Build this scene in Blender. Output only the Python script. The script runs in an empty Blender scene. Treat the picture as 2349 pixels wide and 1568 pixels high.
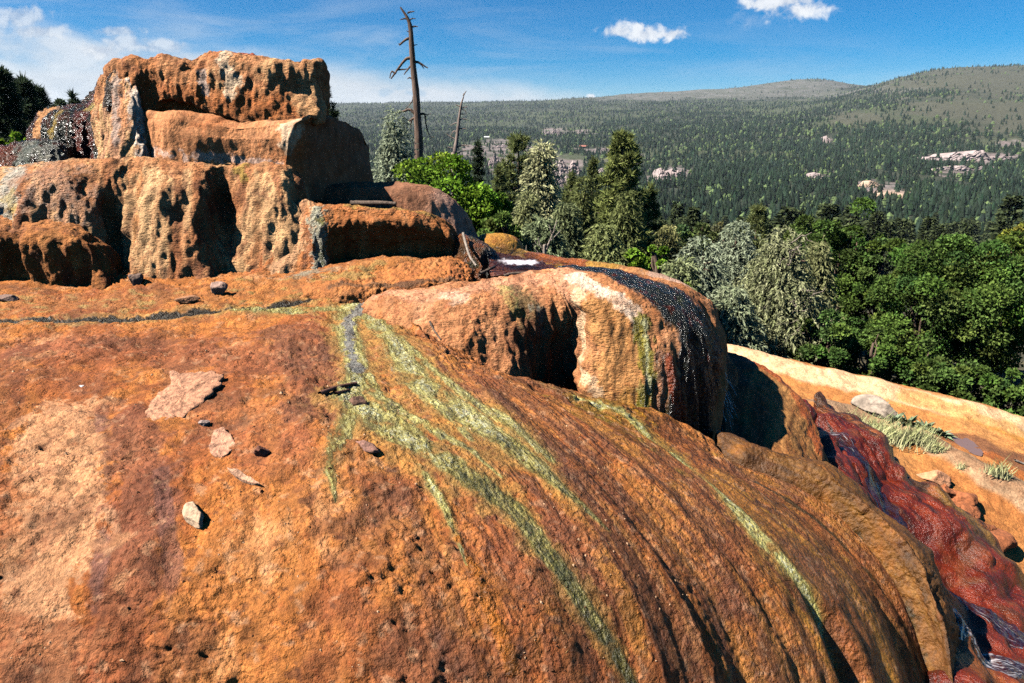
import bpy, math, random
import numpy as np
from mathutils import Vector

rng = np.random.default_rng(7)
random.seed(7)
SC = bpy.context.scene
COLL = SC.collection

# ------------------------------------------------------------------ camera
PITCH = math.radians(16.2)
CAM = np.array([0.0, 0.0, 1.6])
FPX = 1566.0                      # focal length in units of a 2349 px wide frame
cam_d = bpy.data.cameras.new("camera")
cam_d.sensor_width = 36.0
cam_d.lens = 24.0
cam_d.clip_start = 0.05
cam_d.clip_end = 30000
cam = bpy.data.objects.new("camera", cam_d)
COLL.objects.link(cam)
cam.location = CAM
cam.rotation_euler = (math.pi/2 - PITCH, 0, 0)
SC.camera = cam

# ------------------------------------------------------------------ light
SUN = np.array([-0.73, -0.20, 0.84]); SUN /= np.linalg.norm(SUN)
SUN_EL = math.asin(SUN[2]); SUN_AZ = math.atan2(SUN[0], SUN[1])
sun_d = bpy.data.lights.new("sun", 'SUN')
sun_d.energy = 5.0
sun_d.angle = math.radians(0.5)
sun_d.color = (1.0, 0.95, 0.87)
sun = bpy.data.objects.new("sun", sun_d)
COLL.objects.link(sun)
sun.location = (0, 0, 50)
sun.rotation_euler = Vector(SUN).to_track_quat('Z', 'Y').to_euler()

SC.view_settings.view_transform = 'Standard'
SC.view_settings.look = 'None'
SC.view_settings.exposure = 1.75
SC.view_settings.gamma = 1.0
SC.cycles.use_denoising = False
SC.cycles.denoising_input_passes = 'RGB_ALBEDO_NORMAL'
SC.cycles.denoising_prefilter = 'ACCURATE'
SC.cycles.max_bounces = 6
SC.cycles.diffuse_bounces = 0
SC.cycles.glossy_bounces = 2
SC.cycles.transparent_max_bounces = 8
SC.cycles.transmission_bounces = 2
SC.cycles.caustics_reflective = False
SC.cycles.caustics_refractive = False
SC.cycles.sample_clamp_indirect = 4.0

# ------------------------------------------------------------------ node helper
class NT:
    def __init__(s, tree): s.t = tree
    def n(s, typ, **kw):
        nd = s.t.nodes.new(typ)
        for k, v in kw.items():
            if k.startswith('i_'):
                key = k[2:]
                key = int(key) if key.isdigit() else key.replace('_', ' ')
                s.set(nd.inputs[key], v)
            else:
                setattr(nd, k, v)
        return nd
    def set(s, inp, v):
        if hasattr(v, 'is_output'): s.t.links.new(v, inp)
        else: inp.default_value = v
    def math(s, op, a, b=None, c=None, clamp=False):
        nd = s.t.nodes.new('ShaderNodeMath'); nd.operation = op; nd.use_clamp = clamp
        s.set(nd.inputs[0], a)
        if b is not None: s.set(nd.inputs[1], b)
        if c is not None: s.set(nd.inputs[2], c)
        return nd.outputs[0]
    def mix(s, f, a, b, blend='MIX'):
        nd = s.t.nodes.new('ShaderNodeMix'); nd.data_type = 'RGBA'; nd.blend_type = blend
        s.set(nd.inputs[0], f); s.set(nd.inputs[6], a); s.set(nd.inputs[7], b)
        return nd.outputs[2]
    def ramp(s, v, lo, hi, smooth=True):
        nd = s.t.nodes.new('ShaderNodeMapRange')
        nd.interpolation_type = 'SMOOTHSTEP' if smooth else 'LINEAR'
        s.set(nd.inputs['Value'], v); s.set(nd.inputs['From Min'], lo); s.set(nd.inputs['From Max'], hi)
        return nd.outputs[0]
    def remap(s, v, lo, hi, a, b):
        nd = s.t.nodes.new('ShaderNodeMapRange')
        s.set(nd.inputs['Value'], v); s.set(nd.inputs['From Min'], lo); s.set(nd.inputs['From Max'], hi)
        s.set(nd.inputs['To Min'], a); s.set(nd.inputs['To Max'], b)
        return nd.outputs[0]
    def noise(s, vec, scale, detail=4, rough=0.55, dist=0.0):
        nd = s.t.nodes.new('ShaderNodeTexNoise')
        if vec is not None: s.set(nd.inputs['Vector'], vec)
        nd.inputs['Scale'].default_value = scale; nd.inputs['Detail'].default_value = detail
        nd.inputs['Roughness'].default_value = rough; nd.inputs['Distortion'].default_value = dist
        return nd.outputs['Fac']
    def vmul(s, vec, v):
        nd = s.t.nodes.new('ShaderNodeVectorMath'); nd.operation = 'MULTIPLY'
        s.set(nd.inputs[0], vec); nd.inputs[1].default_value = v
        return nd.outputs[0]
    def attr(s, name):
        nd = s.t.nodes.new('ShaderNodeAttribute'); nd.attribute_name = name
        return nd

# ------------------------------------------------------------------ sky and clouds (one world)
def gno(u, v):
    cx = (u-1174)/FPX; cy = (784-v)/FPX
    dy = math.cos(PITCH)+cy*math.sin(PITCH); dz = -math.sin(PITCH)+cy*math.cos(PITCH)
    return cx/dy, dz/dy

world = bpy.data.worlds.new("World"); SC.world = world; world.use_nodes = True
wt = world.node_tree; wt.nodes.clear(); W = NT(wt)
sky = W.n('ShaderNodeTexSky', sky_type='NISHITA', sun_disc=False)
sky.sun_elevation = SUN_EL; sky.sun_rotation = SUN_AZ
sky.altitude = 2200; sky.air_density = 1.1; sky.dust_density = 0.15; sky.ozone_density = 3.0
hs = W.n('ShaderNodeHueSaturation', i_Saturation=1.85, i_Hue=0.503, i_Value=0.65); W.set(hs.inputs['Color'], sky.outputs[0])
tc = W.n('ShaderNodeTexCoord'); sep = W.n('ShaderNodeSeparateXYZ'); W.set(sep.inputs[0], tc.outputs['Generated'])
X, Y, Z = sep.outputs
ysafe = W.math('MAXIMUM', Y, 0.08)
ga = W.math('DIVIDE', X, ysafe); gb = W.math('DIVIDE', Z, ysafe)
comb = W.n('ShaderNodeCombineXYZ'); W.set(comb.inputs[0], ga); W.set(comb.inputs[1], gb)
flat = W.vmul(comb.outputs[0], (1.0, 2.6, 1.0))
n_big = W.noise(flat, 2.2, 5, 0.55, 0.3)
n_mid = W.noise(flat, 7.0, 7, 0.58, 0.4)
n_fin = W.noise(comb.outputs[0], 34.0, 7, 0.62, 0.3)
streak = W.noise(W.vmul(comb.outputs[0], (1.2, 7.0, 1.0)), 3.2, 7, 0.6, 0.6)
# broad white sheet: its top edge falls from left to right and meets the hills
edge = W.math('MULTIPLY_ADD', W.math('MAXIMUM', ga, -1.0), -0.12, 0.080)
edge = W.math('ADD', edge, W.math('MULTIPLY', W.math('SUBTRACT', n_mid, 0.5), 0.05))
below = W.math('SUBTRACT', edge, gb)
sheet = W.ramp(below, -0.012, 0.03)
wisp = W.math('MULTIPLY', W.ramp(streak, 0.42, 0.74), W.ramp(below, -0.16, 0.03))
holes = W.ramp(n_mid, 0.30, 0.56)
lowb = W.math('SUBTRACT', 1.0, W.ramp(gb, 0.085, 0.135))
sheet = W.math('MULTIPLY', sheet, W.math('MAXIMUM', W.remap(holes, 0, 1, 0.28, 0.85), W.math('MULTIPLY', lowb, 0.95)))
cover = W.math('MAXIMUM', sheet, W.math('MULTIPLY', wisp, 0.42))
front = W.math('MULTIPLY', W.ramp(Y, 0.10, 0.40), W.ramp(Z, -0.03, 0.0))
cover = W.math('MULTIPLY', cover, front)
def puff(u, v, ru, rv, amp=0.9, soft=0.35):
    a0, b0 = gno(u, v); ra = ru/FPX*1.0; rb = rv/FPX*1.0
    da = W.math('DIVIDE', W.math('SUBTRACT', ga, a0), ra)
    db = W.math('DIVIDE', W.math('SUBTRACT', gb, b0), rb)
    r = W.math('SQRT', W.math('ADD', W.math('MULTIPLY', da, da), W.math('MULTIPLY', db, db)))
    d = W.math('SUBTRACT', 1.0, r)
    d = W.math('ADD', d, W.math('MULTIPLY', W.math('SUBTRACT', n_fin, 0.5), 2.9))
    return W.math('MULTIPLY', W.ramp(d, 0.0, soft*2), amp), db
puffs = []
for a in [(1420,72,52,20),(1475,78,62,22),(1520,80,30,12),(1543,78,36,18),(1760,8,70,24),(1830,24,95,30,0.95,0.5),(1800,2,100,18),
          (1358,222,12,8),(1720,45,45,26,0.35,0.8)]:
    puffs.append(puff(*a)[0])
p = puffs[0]
for q in puffs[1:]: p = W.math('MAXIMUM', p, q)
greys = []
for a in [(45,40,75,28),(90,72,80,18),(270,72,62,14),(232,118,60,20),(290,100,70,22),(370,108,80,16)]:
    greys.append(puff(*a, amp=.6)[0])
g = greys[0]
for q in greys[1:]: g = W.math('MAXIMUM', g, q)
blues = []
for a in [(880,212,40,13),(945,214,32,10),(915,204,28,8)]:
    blues.append(puff(*a, amp=0.6)[0])
bl = blues[0]
for q in blues[1:]: bl = W.math('MAXIMUM', bl, q)
white = W.mix(W.ramp(n_mid, 0.3, 0.7), (3.5, 3.9, 4.3, 1), (4.7, 4.9, 5.1, 1))
c = W.mix(cover, hs.outputs[0], white)
c = W.mix(bl, c, (2.1, 3.2, 4.2, 1))
c = W.mix(g, c, W.mix(W.ramp(n_fin, 0.42, 0.6), (2.6, 3.0, 3.7, 1), (4.9, 5.05, 5.2, 1)))
c = W.mix(p, c, W.mix(W.ramp(n_fin, 0.38, 0.62), (4.0, 4.3, 4.8, 1), (5.8, 5.9, 6.0, 1)))
bg = W.n('ShaderNodeBackground', i_Strength=0.05); W.set(bg.inputs[0], c)
wo = W.n('ShaderNodeOutputWorld'); wt.links.new(bg.outputs[0], wo.inputs[0])
world.cycles.sampling_method = 'MANUAL'; world.cycles.sample_map_resolution = 512

# ------------------------------------------------------------------ maths helpers
def pY(u, v, Yd):
    cx = (u-1174)/FPX; cy = (784-v)/FPX
    dy = math.cos(PITCH)+cy*math.sin(PITCH); dz = -math.sin(PITCH)+cy*math.cos(PITCH)
    k = Yd/dy
    return np.array([cx*k, Yd, CAM[2]+dz*k])
def pZ(u, v, z):
    cy = (784-v)/FPX
    dy = math.cos(PITCH)+cy*math.sin(PITCH); dz = -math.sin(PITCH)+cy*math.cos(PITCH)
    return pY(u, v, (z-CAM[2])/dz*dy)
def project(P):
    d = P-CAM
    f = d[..., 1]*math.cos(PITCH)-d[..., 2]*math.sin(PITCH)
    up = d[..., 1]*math.sin(PITCH)+d[..., 2]*math.cos(PITCH)
    f = np.maximum(f, 1e-3)
    return 1174+FPX*d[..., 0]/f, 784-FPX*up/f, f

_perm = np.random.default_rng(11).permutation(256).astype(np.int32)
_perm = np.concatenate([_perm, _perm, _perm])
_g = np.random.default_rng(12).normal(size=(256, 3)); _g = (_g/np.linalg.norm(_g, axis=1, keepdims=True)).astype(np.float32)
from concurrent.futures import ThreadPoolExecutor
_pool = ThreadPoolExecutor(4)
def perlin(P, f=1.0, seed=0):
    """gradient noise, P (...,3), f scalar or 3-vector; about -1..1"""
    sh = P.shape[:-1]
    Q = P.reshape(-1, 3)
    if len(Q) < 20000: return _perlin(Q, f, seed).reshape(sh)
    n = max(4, len(Q)//16000)
    return np.concatenate(list(_pool.map(lambda c: _perlin(c, f, seed), np.array_split(Q, n)))).reshape(sh)
def _perlin(Q, f, seed):
    sh = (len(Q),)
    p = (Q*np.asarray(f)+seed*17.31).astype(np.float32)
    i = np.floor(p).astype(np.int32); t = p-i
    i &= 255
    w = t*t*t*(t*(t*6-15)+10)
    out = np.zeros(len(p), np.float32)
    for dx in (0, 1):
        wx = w[:, 0] if dx else 1-w[:, 0]
        hx = _perm[(i[:, 0]+dx) & 255]
        for dy in (0, 1):
            wy = wx*(w[:, 1] if dy else 1-w[:, 1])
            hy = _perm[hx+((i[:, 1]+dy) & 255)]
            for dz in (0, 1):
                wz = wy*(w[:, 2] if dz else 1-w[:, 2])
                gr = _g[_perm[hy+((i[:, 2]+dz) & 255)]]
                out += wz*(gr[:, 0]*(t[:, 0]-dx)+gr[:, 1]*(t[:, 1]-dy)+gr[:, 2]*(t[:, 2]-dz))
    return (out*1.5).reshape(sh)
def fbm(P, f=1.0, oct=4, seed=0, gain=0.5, lac=2.1):
    a = 1.0; s = 0; o = 0; ff = np.asarray(f, float)
    for k in range(oct):
        o = o+a*perlin(P, ff, seed+k*3); s += a; a *= gain; ff = ff*lac
    return o/s*1.5
def sstep(x, a, b):
    t = np.clip((x-a)/(b-a), 0, 1); return t*t*(3-2*t)
def pits(P, f, seed=0):
    """0..1 scattered round pits"""
    n = perlin(P, f, seed)+.55*perlin(P, np.asarray(f)*2.3, seed+1)
    return sstep(n, 0.30, 0.85)
def creases(P, f, seed=0):
    w = np.stack([perlin(P, np.asarray(f)*.8, seed+k+2) for k in range(3)], -1)
    n = perlin(P+w*(.35/np.max(f)), f, seed)
    return np.clip(1-np.abs(n)*2.2, 0, 1)**3

def cr_weights(n, t, periodic=False, lin=0.0):
    t = np.asarray(t, float); W_ = np.zeros((len(t), n))
    i = np.floor(t).astype(int)
    if not periodic: i = np.clip(i, 0, n-2)
    x = t-i
    c = [-.5*x**3+x**2-.5*x, 1.5*x**3-2.5*x**2+1, -1.5*x**3+2*x**2+.5*x, .5*x**3-.5*x**2]
    l = [0*x, 1-x, x, 0*x]
    r = np.arange(len(t))
    for k in range(4):
        w = c[k]*(1-lin)+l[k]*lin; j = i+k-1
        if periodic: np.add.at(W_, (r, j % n), w)
        else:
            lo = j < 0; hi = j > n-1; ok = ~(lo | hi)
            np.add.at(W_, (r[ok], j[ok]), w[ok])
            np.add.at(W_, (r[lo], 0), 2*w[lo]); np.add.at(W_, (r[lo], 1), -w[lo])
            np.add.at(W_, (r[hi], n-1), 2*w[hi]); np.add.at(W_, (r[hi], n-2), -w[hi])
    return W_
def resample(n_seg_len, n, blend=0.75):
    """n parameters in index space, spaced by segment length"""
    L = np.asarray(n_seg_len, float); L = L/L.sum()*blend+(1-blend)/len(L)
    cum = np.concatenate([[0], np.cumsum(L)]); cum /= cum[-1]
    return np.interp(np.linspace(0, 1, n), cum, np.arange(len(L)+1))

def normals(G, periodic=False):
    if periodic:
        Gp = np.concatenate([G[:, -2:-1] if False else G[:, -1:], G, G[:, :1]], 1)
        du = (Gp[:, 2:]-Gp[:, :-2])
    else: du = np.gradient(G, axis=1)
    dv = np.gradient(G, axis=0)
    N = np.cross(dv, du); L = np.linalg.norm(N, axis=-1, keepdims=True)
    return N/np.maximum(L, 1e-9)

# ------------------------------------------------------------------ mesh building
def set_attr(me, name, typ, dom, arr):
    a = me.attributes.new(name, typ, dom)
    key = {'FLOAT': 'value', 'FLOAT_COLOR': 'color', 'FLOAT2': 'vector', 'FLOAT_VECTOR': 'vector'}[typ]
    a.data.foreach_set(key, np.ascontiguousarray(arr, np.float32).ravel())
def mesh_np(name, V, F, smooth=True, col=None, wet=None, extra=None, mat_index=None):
    """V (n,3), F list of int arrays (m,3) / (m,4)"""
    me = bpy.data.meshes.new(name)
    if isinstance(F, np.ndarray): F = [F]
    F = [f for f in F if len(f)]
    me.vertices.add(len(V)); me.vertices.foreach_set('co', np.ascontiguousarray(V, np.float32).ravel())
    loops = np.concatenate([f.ravel() for f in F]).astype(np.int32)
    tot = np.concatenate([np.full(len(f), f.shape[1]) for f in F]).astype(np.int32)
    st = np.concatenate([[0], np.cumsum(tot)[:-1]]).astype(np.int32)
    me.loops.add(len(loops)); me.loops.foreach_set('vertex_index', loops)
    me.polygons.add(len(tot)); me.polygons.foreach_set('loop_start', st)
    me.polygons.foreach_set('use_smooth', np.full(len(tot), smooth))
    if mat_index is not None: me.polygons.foreach_set('material_index', mat_index.astype(np.int32))
    me.update(calc_edges=True)
    if col is not None:
        c4 = np.ones((len(V), 4), np.float32); c4[:, :3] = col; set_attr(me, 'Col', 'FLOAT_COLOR', 'POINT', c4)
    if wet is not None: set_attr(me, 'wet', 'FLOAT', 'POINT', wet)
    if extra:
        for k, v in extra.items(): set_attr(me, k, 'FLOAT' if v.ndim == 1 else 'FLOAT_VECTOR', 'POINT', v)
    me.validate()
    return me
def obj(name, me, mats, parent=None, label=None, cat=None, group=None, kind=None, loc=None):
    o = bpy.data.objects.new(name, me); COLL.objects.link(o)
    if me is not None and mats is not None:
        for m in (mats if isinstance(mats, (list, tuple)) else [mats]):
            if len(me.materials) < (len(mats) if isinstance(mats, (list, tuple)) else 1): me.materials.append(m)
    if parent is not None: o.parent = parent
    if loc is not None: o.location = loc
    tag(o, label, cat, group, kind)
    return o
def tag(o, label=None, cat=None, group=None, kind=None):
    if label: o['label'] = label
    if cat: o['category'] = cat
    if group: o['group'] = group
    if kind: o['kind'] = kind
    return o
def empty(name, loc, label=None, cat=None, group=None):
    o = bpy.data.objects.new(name, None); COLL.objects.link(o); o.location = loc; o.empty_display_size = 0.1
    return tag(o, label, cat, group)
def grid_faces(nv, nu, periodic=False):
    a = np.arange(nv*nu).reshape(nv, nu)
    if periodic: a = np.concatenate([a, a[:, :1]], 1)
    return np.stack([a[:-1, :-1], a[1:, :-1], a[1:, 1:], a[:-1, 1:]], -1).reshape(-1, 4)

class Surf:
    """a hi-res grid: P (nv,nu,3), s,t metric params, colour and wetness layers"""
    def __init__(self, P, s, t, periodic=False):
        self.P = P; self.s = s; self.t = t; self.per = periodic
        self.N = normals(P, periodic)
        self.C = np.zeros(P.shape); self.W = np.zeros(P.shape[:2]); self.X = {}
        self.P0 = P.copy()
    def disp(self, d):
        self.P = self.P+self.N*d[..., None]
    def renorm(self): self.N = normals(self.P, self.per)
    def st(self, fs, ft, seed=0, oct=3):
        Q = np.stack([self.s*fs, self.t*ft, 0*self.s+seed*3.7], -1)
        return fbm(Q, 1.0, oct, seed)
    def at(self, u, v):
        if not hasattr(self, '_uv'):
            self._uv = project(self.P0)
        U, V, F = self._uv
        d = (U-u)**2+(V-v)**2+np.where(F > F.min()+0, 0, 0)
        near = d < 144
        if near.any():
            dd = np.where(near, F*40+np.sqrt(d), 1e9)
        else: dd = d
        k = np.unravel_index(np.argmin(dd), d.shape)
        return self.P0[k]
    def line(self, pts, w):
        """signed distance style mask input: distance / local width to a polyline of pixel points"""
        Q = np.array([self.at(*q[:2]) for q in pts]); ws = np.array([q[2] if len(q) > 2 else w for q in pts], float)
        best = np.full(self.P.shape[:2], 1e9)
        for a, b, wa, wb in zip(Q[:-1], Q[1:], ws[:-1], ws[1:]):
            ab = b-a; L = max(ab@ab, 1e-9)
            k = np.clip(((self.P0-a)@ab)/L, 0, 1)
            d = np.linalg.norm(self.P0-(a+k[..., None]*ab), axis=-1)/(wa+(wb-wa)*k)
            best = np.minimum(best, d)
        return best
    def spot(self, u, v, r, squash=None):
        q = self.at(u, v); d = (self.P0-q)
        if squash is not None: d = d/np.array(squash)
        return np.linalg.norm(d, axis=-1)/r
    def paint(self, mask, col, wet=None):
        m = np.clip(mask, 0, 1)[..., None]
        self.C = self.C*(1-m)+np.array(col)*m
        if wet is not None: self.W = self.W*(1-m[..., 0])+wet*m[..., 0]
    def build(self, name, mat, parent=None, **kw):
        nv, nu = self.P.shape[:2]
        V = self.P.reshape(-1, 3)
        if parent is not None and parent.type == 'EMPTY': V = V-np.array(parent.location)
        uv = np.stack([self.s, self.t, 0*self.s], -1).reshape(-1, 3)
        me = mesh_np(name, V, grid_faces(nv, nu, self.per), True, np.clip(self.C, 0, 1).reshape(-1, 3), np.clip(self.W, 0, 1).ravel(), {'flow': uv, **{k: v.ravel() for k, v in self.X.items()}})
        return obj(name, me, mat, parent, **kw)

def patch(ctrl, nv, nu, lin=(0, 0)):
    """ctrl (R,C,3) open grid"""
    A = np.array(ctrl, float); R, C = A.shape[:2]
    dist = np.linalg.norm(A-CAM, axis=-1)
    du = (np.linalg.norm(np.diff(A, axis=1), axis=-1)); dv = np.linalg.norm(np.diff(A, axis=0), axis=-1)
    tu = resample((du/((dist[:, 1:]+dist[:, :-1])/2)).mean(0), nu); tv = resample((dv/((dist[1:]+dist[:-1])/2)).mean(1), nv)
    P = np.einsum('vr,rcx,uc->vux', cr_weights(R, tv, lin=lin[0]), A, cr_weights(C, tu, lin=lin[1]))
    su = np.interp(tu, np.arange(C), np.concatenate([[0], np.cumsum(du.mean(0))]))
    sv = np.interp(tv, np.arange(R), np.concatenate([[0], np.cumsum(dv.mean(1))]))
    s, t = np.meshgrid(su, sv)
    return Surf(P, s, t)

def loft(cols, back, nv, nu, dome=0.03, shoulder=0.35, skirt=0.25, lin=0.0, backdrop=0.0, nback=4, linv=0.0, under=0.0):
    """closed rock: front columns of (u,v,Y) crest..foot, auto back; top cap; skirt below the foot"""
    F = np.array([[pY(*q) for q in c] for c in cols])          # (C,R,3)
    R = F.shape[1]
    first, last = F[0], F[-1]
    B = []
    for k in range(1, nback+1):
        a = k/(nback+1)
        q = last*(1-a)+first*a
        q = q.copy(); q[:, 1] += back*math.sin(math.pi*a)**0.8
        q[0, 2] -= backdrop*math.sin(math.pi*a)
        B.append(q)
    ring = np.concatenate([F, np.array(B)], 0)                  # (n,R,3)
    n = len(ring)
    crest = ring[:, 0]; cen = crest.mean(0)
    rows = []
    top = crest[:, 2].mean()+dome
    for k in (0.03, 0.45, 0.82):
        q = cen+(crest-cen)*k
        q[:, 2] = crest[:, 2]*k+(1-k)*top+dome*(1-k)*0.3
        rows.append(q)
    rows.append(crest)
    # shoulder row: keeps the lip crisp
    sh = crest+(ring[:, 1]-crest)*np.array([shoulder*1.5, shoulder*1.5, shoulder*0.8])
    rows.append(sh)
    for r in range(1, R): rows.append(ring[:, r])
    sk = ring[:, -1].copy()
    if under:
        c2 = ring[:, -1].mean(0); uq = c2+(sk-c2)*(1-under); uq[:, 2] = sk[:, 2]+.02; rows.append(uq); sk = uq.copy()
    sk[:, 2] -= skirt; rows.append(sk)
    A = np.array(rows)                                          # (rows, n, 3)
    dist = np.linalg.norm(A-CAM, axis=-1)
    An = np.concatenate([A, A[:, :1]], 1)
    du = np.linalg.norm(np.diff(An, axis=1), axis=-1); dv = np.linalg.norm(np.diff(A, axis=0), axis=-1)
    wu = du[3:].mean(0); wu[len(cols)-1:] *= 0.35
    wv = dv.mean(1); wv[:3] *= 0.45
    tu = resample(wu, nu+1)[:-1]; tv = resample(wv, nv)
    P = np.einsum('vr,rcx,uc->vux', cr_weights(len(A), tv, lin=linv), A, cr_weights(n, tu, periodic=True, lin=lin))
    su = np.interp(tu, np.arange(n+1), np.concatenate([[0], np.cumsum(du[3:].mean(0))]))
    sv = np.interp(tv, np.arange(len(A)), np.concatenate([[0], np.cumsum(dv.mean(1))]))
    s, t = np.meshgrid(su, sv)
    S = Surf(P, s, t, True)
    # make normals point outward
    c3 = P.reshape(-1, 3).mean(0)
    if ((P-c3)*S.N).sum(-1).mean() < 0: S.N = -S.N; S.flip = True
    S.tv = tv
    return S
def surf_renorm(S):
    N = normals(S.P, S.per)
    if getattr(S, 'flip', False): N = -N
    S.N = N
# ------------------------------------------------------------------ materials
def mat_new(name):
    m = bpy.data.materials.new(name); m.use_nodes = True
    m.node_tree.nodes.clear()
    return m, NT(m.node_tree)
def finish(N, sh):
    o = N.n('ShaderNodeOutputMaterial'); N.t.links.new(sh, o.inputs[0])

ALB = 0.72      # overall mineral albedo
def make_travertine(name, grain=1.0, bump=1.0, ripple=0.0, drops=2.0, algae=False, alb=None):
    ALB_ = alb or ALB
    m, N = mat_new(name)
    col = N.attr('Col').outputs['Color']; wet = N.attr('wet').outputs['Fac']
    pos = N.n('ShaderNodeNewGeometry').outputs['Position']
    fl = N.attr('flow').outputs['Vector']
    n1 = N.noise(pos, 9*grain, 6, 0.62); n2 = N.noise(pos, 55*grain, 5, 0.65); n3 = N.noise(pos, 170*grain, 3, 0.6)
    st = N.noise(N.vmul(fl, (16, 2.2, 1)), 1.0, 5, 0.6, 0.4)
    if algae:
        # living mat in the runnels: pale, yellow and dark green strands with ragged edges
        am = N.attr('algae').outputs['Fac']
        s1 = N.noise(N.vmul(fl, (22, 5, 1)), 1.0, 6, 0.7, 0.5); s2 = N.noise(pos, 48, 6, 0.72, 0.3); s3 = N.noise(N.vmul(fl, (80, 14, 1)), 1.0, 4, 0.65, 0.4)
        mk = N.ramp(N.math('ADD', am, N.math('ADD', N.math('MULTIPLY', N.math('SUBTRACT', s1, .5), 1.1), N.math('MULTIPLY', N.math('SUBTRACT', s2, .5), 1.0))), .34, .72)
        sv = N.math('SUBTRACT', N.math('ADD', N.math('MULTIPLY', s1, .55), N.math('MULTIPLY', s3, .45)), N.math('MULTIPLY', N.attr('dark_algae').outputs['Fac'], .075))
        ac = N.mix(N.ramp(sv, .38, .47), (0.055, 0.068, 0.016, 1), (0.27, 0.22, 0.050, 1))
        ac = N.mix(N.ramp(sv, .44, .54), ac, (0.48, 0.43, 0.14, 1))
        ac = N.mix(N.ramp(N.math('ADD', N.math('MULTIPLY', sv, .6), N.math('MULTIPLY', s2, .4)), .53, .64), ac, (0.68, 0.68, 0.46, 1))
        ac = N.mix(N.math('MULTIPLY', N.math('MULTIPLY', N.ramp(am, .86, 1.0), N.ramp(s2, .46, .62)), N.math('SUBTRACT', .8, N.math('MULTIPLY', N.attr('dark_algae').outputs['Fac'], .75), clamp=True)), ac, (0.66, 0.70, 0.50, 1))
        col = N.mix(N.math('MULTIPLY', mk, .9), col, ac)
        wet = N.math('MAXIMUM', wet, N.math('MULTIPLY', mk, .75))
    k = N.math('MULTIPLY', N.remap(n1, 0.3, 0.7, 0.62, 1.26), N.remap(n2, 0.28, 0.72, 0.55, 1.34))
    k = N.math('MULTIPLY', k, N.remap(st, 0.3, 0.7, 0.84, 1.14))
    tint = N.mix(N.ramp(n3, 0.50, 0.72), (1.0, 1.0, 1.0, 1), (1.1, 1.22, 1.38, 1))
    tint = N.mix(N.ramp(N.noise(pos, 24*grain, 4, 0.6), 0.5, 0.75), tint, (0.80, 0.66, 0.62, 1))
    c = N.mix(1.0, col, tint, 'MULTIPLY')
    cc = N.n('ShaderNodeCombineXYZ')
    for i in range(3): N.set(cc.inputs[i], k)
    c = N.mix(1.0, c, cc.outputs[0], 'MULTIPLY')
    c = N.mix(1.0, c, (ALB_, ALB_, ALB_, 1), 'MULTIPLY')
    rough = N.math('ADD', N.remap(wet, 0, 1, 0.92, 0.18), N.math('MULTIPLY', N.math('SUBTRACT', n2, 0.5), 0.22), clamp=True)
    b = N.n('ShaderNodeBsdfPrincipled')
    N.set(b.inputs['Base Color'], c); N.set(b.inputs['Roughness'], rough)
    N.set(b.inputs['Specular IOR Level'], N.remap(wet, 0, 1, 0.18, 0.32))
    vo = N.n('ShaderNodeTexVoronoi', feature='F1'); vo.inputs['Scale'].default_value = 46*grain; N.set(vo.inputs['Vector'], N.n('ShaderNodeVectorMath', operation='ADD', i_0=pos, i_1=N.vmul(N.n('ShaderNodeTexNoise', i_Scale=30.0, i_Vector=pos).outputs['Color'], (.03, .03, .03))).outputs[0])
    h = N.math('ADD', N.math('MULTIPLY', n2, 0.6), N.math('MULTIPLY', n3, 0.25))
    h = N.math('SUBTRACT', h, N.math('MULTIPLY', N.math('MULTIPLY', vo.outputs['Distance'], .42), N.ramp(n1, .40, .58)))
    dr_ = N.noise(pos, 24, 3.5, 0.55, 0.8)
    h = N.math('ADD', h, N.math('MULTIPLY', N.math('MULTIPLY', dr_, wet), drops))
    if ripple:
        rp = N.noise(N.vmul(pos, (26, 26, 95)), 1.0, 3, 0.5, 0.6)
        h = N.math('ADD', h, N.math('MULTIPLY', rp, ripple))
    bp = N.n('ShaderNodeBump', i_Strength=1.0); N.set(bp.inputs['Distance'], N.math('MULTIPLY', N.remap(wet, 0, 1, 0.022*bump, 0.03*bump), N.remap(N.attr('smooth').outputs['Fac'], 0, 1, 1.0, 0.35))); N.set(bp.inputs['Height'], h)
    N.set(b.inputs['Normal'], bp.outputs[0])
    finish(N, b.outputs[0])
    return m
M_ROCK = make_travertine('travertine', 1.0, 1.0)
M_SLOPE = make_travertine('travertine_slope', 1.0, 1.1, 0.0, 2.0, True, 0.68)
M_WALL = make_travertine('travertine_wall', 0.8, 1.25, 0.7)
M_WETRED = make_travertine('wet_red_rock', 1.0, 0.5, 0.0, 0.9)
M_SMOOTH = make_travertine('travertine_smooth', 0.9, 0.6, 0.0, 1.0)

def make_simple(name, col, rough=0.8, var=0.3, scale=6.0, bump=0.02, bscale=20, spec=0.3, stretch=None):
    m, N = mat_new(name)
    pos = N.n('ShaderNodeTexCoord').outputs['Object']
    if stretch: pos = N.vmul(pos, stretch)
    n1 = N.noise(pos, scale, 6, 0.6); n2 = N.noise(pos, bscale, 5, 0.6)
    c1 = tuple(x*(1-var) for x in col)+(1,); c2 = tuple(min(1, x*(1+var)) for x in col)+(1,)
    c = N.mix(N.ramp(n1, 0.3, 0.7), c1, c2)
    b = N.n('ShaderNodeBsdfPrincipled', i_Roughness=rough); N.set(b.inputs['Base Color'], c)
    b.inputs['Specular IOR Level'].default_value = spec
    bp = N.n('ShaderNodeBump', i_Strength=0.8, i_Distance=bump); N.set(bp.inputs['Height'], n2)
    N.set(b.inputs['Normal'], bp.outputs[0]); finish(N, b.outputs[0])
    return m
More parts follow.
